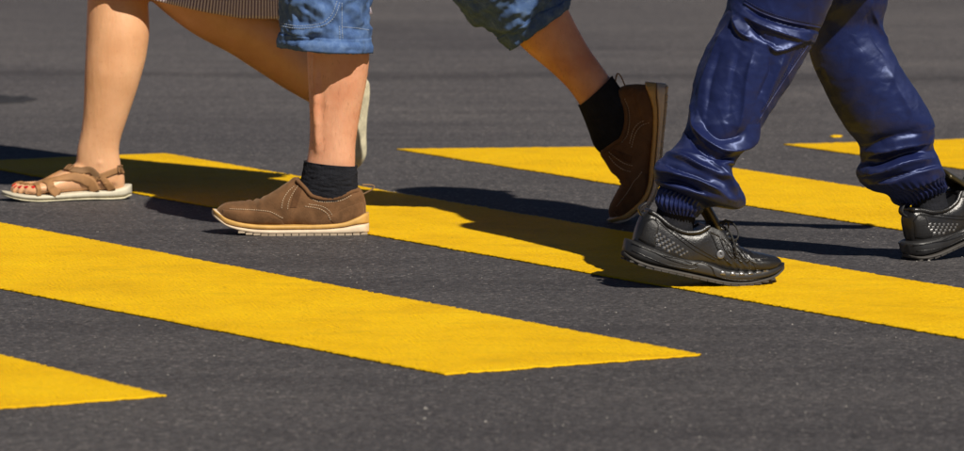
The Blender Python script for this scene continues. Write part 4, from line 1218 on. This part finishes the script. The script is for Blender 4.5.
# trailing trouser leg
rA = pair_rings(PA, YAs, [.9]*4 + [.86, .84, .82, .8, .78, .76, .76, .76, .74, .74, .72, .70, .66, .66, .78, .9, .95], 260, 420)
n_ = ring_normals(rA)
dA = stroke_disp(rA, n_, [
    # knee: hollow seam with a bright roll under it
    ([(742, 5), (760, 16), (785, 25), (820, 32)], 2.0, -.011), ([(738, 12), (758, 24), (785, 34), (814, 42)], 4.0, .010), ([(733, 14), (740, 32), (754, 41)], 3.6, .010), ([(748, 22), (760, 36), (776, 46)], 3.0, -.008),
    ([(764, 36), (776, 51), (796, 44), (810, 38)], 3.2, .008), ([(768, 54), (770, 68), (764, 84), (756, 100)], 3.0, -.005),
    # long folds down the shin
    ([(731, 18), (714, 52), (703, 82), (697, 112)], 5, .006), ([(722, 48), (711, 80), (706, 116)], 3.5, -.005), ([(756, 46), (747, 78), (742, 116), (736, 138)], 4.5, .006), ([(742, 44), (732, 80), (728, 122)], 5, -.004), ([(786, 50), (772, 84), (758, 118)], 4, .006), ([(796, 52), (784, 76), (768, 104)], 3, -.004),
    # the U-shaped fold over the ankle
    ([(691, 106), (695, 127), (708, 142), (726, 150), (744, 146), (755, 132), (758, 116)], 3.6, .014), ([(700, 116), (708, 132), (722, 140), (738, 137), (748, 124)], 3.5, -.009), ([(688, 137), (702, 152), (720, 160), (736, 157)], 3, -.012),
    ([(664, 154), (684, 159), (704, 169), (722, 178), (734, 187)], 3.4, .013), ([(662, 163), (680, 171), (700, 178), (716, 186)], 2.4, -.010), ([(658, 170), (676, 174), (694, 179), (716, 190), (730, 199)], 3.0, .012), ([(662, 181), (684, 185), (706, 194)], 2.4, -.012), ([(712, 160), (724, 178), (738, 197)], 4, .012), ([(728, 166), (735, 180), (742, 191)], 2.2, -.008)], True)
dA += .002*fbm(rA, 10, 1, (1, 1, .5), 2) + .0007*fbm(rA, 38, 6, (1, 1, 1.4), 2)
pyA = proj(rA)[1]
dA += .0038*ridged(rA, 11, 21, (.7, .7, 1.6), .35)*np.clip((pyA - 118)/40, .12, 1) + .0014*ridged(rA, 9, 33, (1.8, 1.8, .45), -.35)*np.clip((pyA + 30)/40, 0, 1)*np.clip((150 - pyA)/40, 0, 1)
zz = np.linspace(0, 1, rA.shape[0])[:, None]
gath = np.clip((zz - .955)/.015, 0, 1)*np.ones_like(dA)
ang = np.arange(rA.shape[1])[None, :]*2*np.pi/rA.shape[1]
dA = dA*(1 - .6*gath) + gath*.0022*np.sin(ang*34 + 2*np.sin(zz*8))
rA = rA + n_*dA[..., None]
trousers = pants_part('trousers', rA, M['satin'], rootT, tuple(bT), .0015)
bvA = bvh_of(rA.reshape(-1, 3), grid_faces(rA.shape[0], rA.shape[1], True))
def px_line(bv, line, off=.0006, n=120):
    L = [px_hit(bv, x, y) for x, y in crom(np.asarray(line, float), n)]
    return np.array([p + nn*off for p, nn in L if p is not None])
obj('side_seam', mesh_of('side_seam', *tube(px_line(bvA, [(808, 46), (790, 72), (774, 96), (764, 112), (757, 124)], .0), .0011, 6), M['satin_d']), trousers, tuple(bT))
obj('knee_seam', mesh_of('knee_seam', *tube(px_line(bvA, [(744, 3), (762, 13), (786, 21), (821, 28)], .0), .0013, 6), M['satin_d']), trousers, tuple(bT))
stm = merge(px_stitch(bvA, [(745, 0), (763, 10), (787, 18), (822, 25)], .0045, .0005), px_stitch(bvA, [(805, 46), (787, 72), (771, 96), (761, 112)], .0045, .0005))
_o = obj('stitching', mesh_of('stitching', *stm, M['satin_d']), trousers, tuple(bT)); _o['kind'] = 'stuff'
# leading trouser leg
rC = pair_rings(PC, YCs, [.9]*4 + [.88, .88, .84, .8, .78, .78, .78, .78, .8, .82, .86, .9, .9], 240, 360)
n_ = ring_normals(rC)
dC = stroke_disp(rC, n_, [([(872, 8), (878, 26), (892, 48)], 3, .006), ([(866, 14), (872, 34), (886, 58)], 3, -.004), ([(884, 62), (900, 94), (916, 122)], 6, .004),
    ([(864, 160), (880, 152), (904, 146), (930, 143)], 4, .012), ([(866, 168), (888, 160), (912, 153), (934, 151)], 3, -.012), ([(862, 176), (884, 172), (908, 164), (936, 158)], 3.6, .012), ([(872, 183), (894, 178), (918, 170), (940, 164)], 2.6, -.010), ([(868, 146), (890, 138), (925, 132)], 4, -.010), ([(905, 190), (925, 184), (942, 176)], 2.4, .006)], True)
dC += .002*fbm(rC, 10, 11, (1, 1, .5), 2) + .0007*fbm(rC, 38, 16, (1, 1, 1.4), 2)
pyC = proj(rC)[1]
dC += .0038*ridged(rC, 11, 41, (.7, .7, 1.6), -.3)*np.clip((pyC - 110)/40, .12, 1) + .0014*ridged(rC, 9, 53, (1.8, 1.8, .45), .45)*np.clip((140 - pyC)/40, 0, 1)
tt_ = np.linspace(0, 1, rC.shape[0])[:, None]
g2 = np.clip((tt_ - .93)/.03, 0, 1)*np.ones_like(dC)
ang = np.arange(rC.shape[1])[None, :]*2*np.pi/rC.shape[1]
dC = dC*(1 - .6*g2) + g2*.0022*np.sin(ang*32 + 2*np.sin(tt_*9))
rC = rC + n_*dC[..., None]
pants_part('leg_panel', rC, M['satin'], trousers, tuple(bT), .0015)
def cuff(pairs, Y, ratio):
    rg = pair_rings(pairs, Y, ratio, 240, 40)
    nn = ring_normals(rg)
    a_ = np.arange(240)[None, :]*2*np.pi/240; t_ = np.linspace(0, 1, 40)[:, None]
    d_ = .0022*np.sin(a_*30 + 1.2*np.sin(t_*5) + 1.5*np.sin(a_*4)) + .0012*np.sin(t_*np.pi*4) + .003*np.sin(t_*np.pi)
    return pants_part('cuff', rg + nn*d_[..., None], M['satin'], trousers, tuple(bT), .002)
cuff([((663, 186), (706, 198)), ((658.5, 195), (702, 206)), ((658, 205), (699, 213)), ((661, 210), (697, 216.5))], YT - .006, [.8, .84, .86, .86])
cuff([((884, 188), (942, 176)), ((892, 197), (945, 184)), ((899, 204.5), (945, 190)), ((903, 207), (944, 193))], YT2 + .045, [.86, .88, .9, .9])
seat = []
for t in np.linspace(0, 1, 16):
    c = hipT + np.array([0, 0, .10 - .34*t])
    seat.append(ellipse_ring(c, .15 + .03*t, .17, R(28), 60))
pants_part('waist_panel', np.array(seat), M['satin'], trousers, tuple(bT), .002)
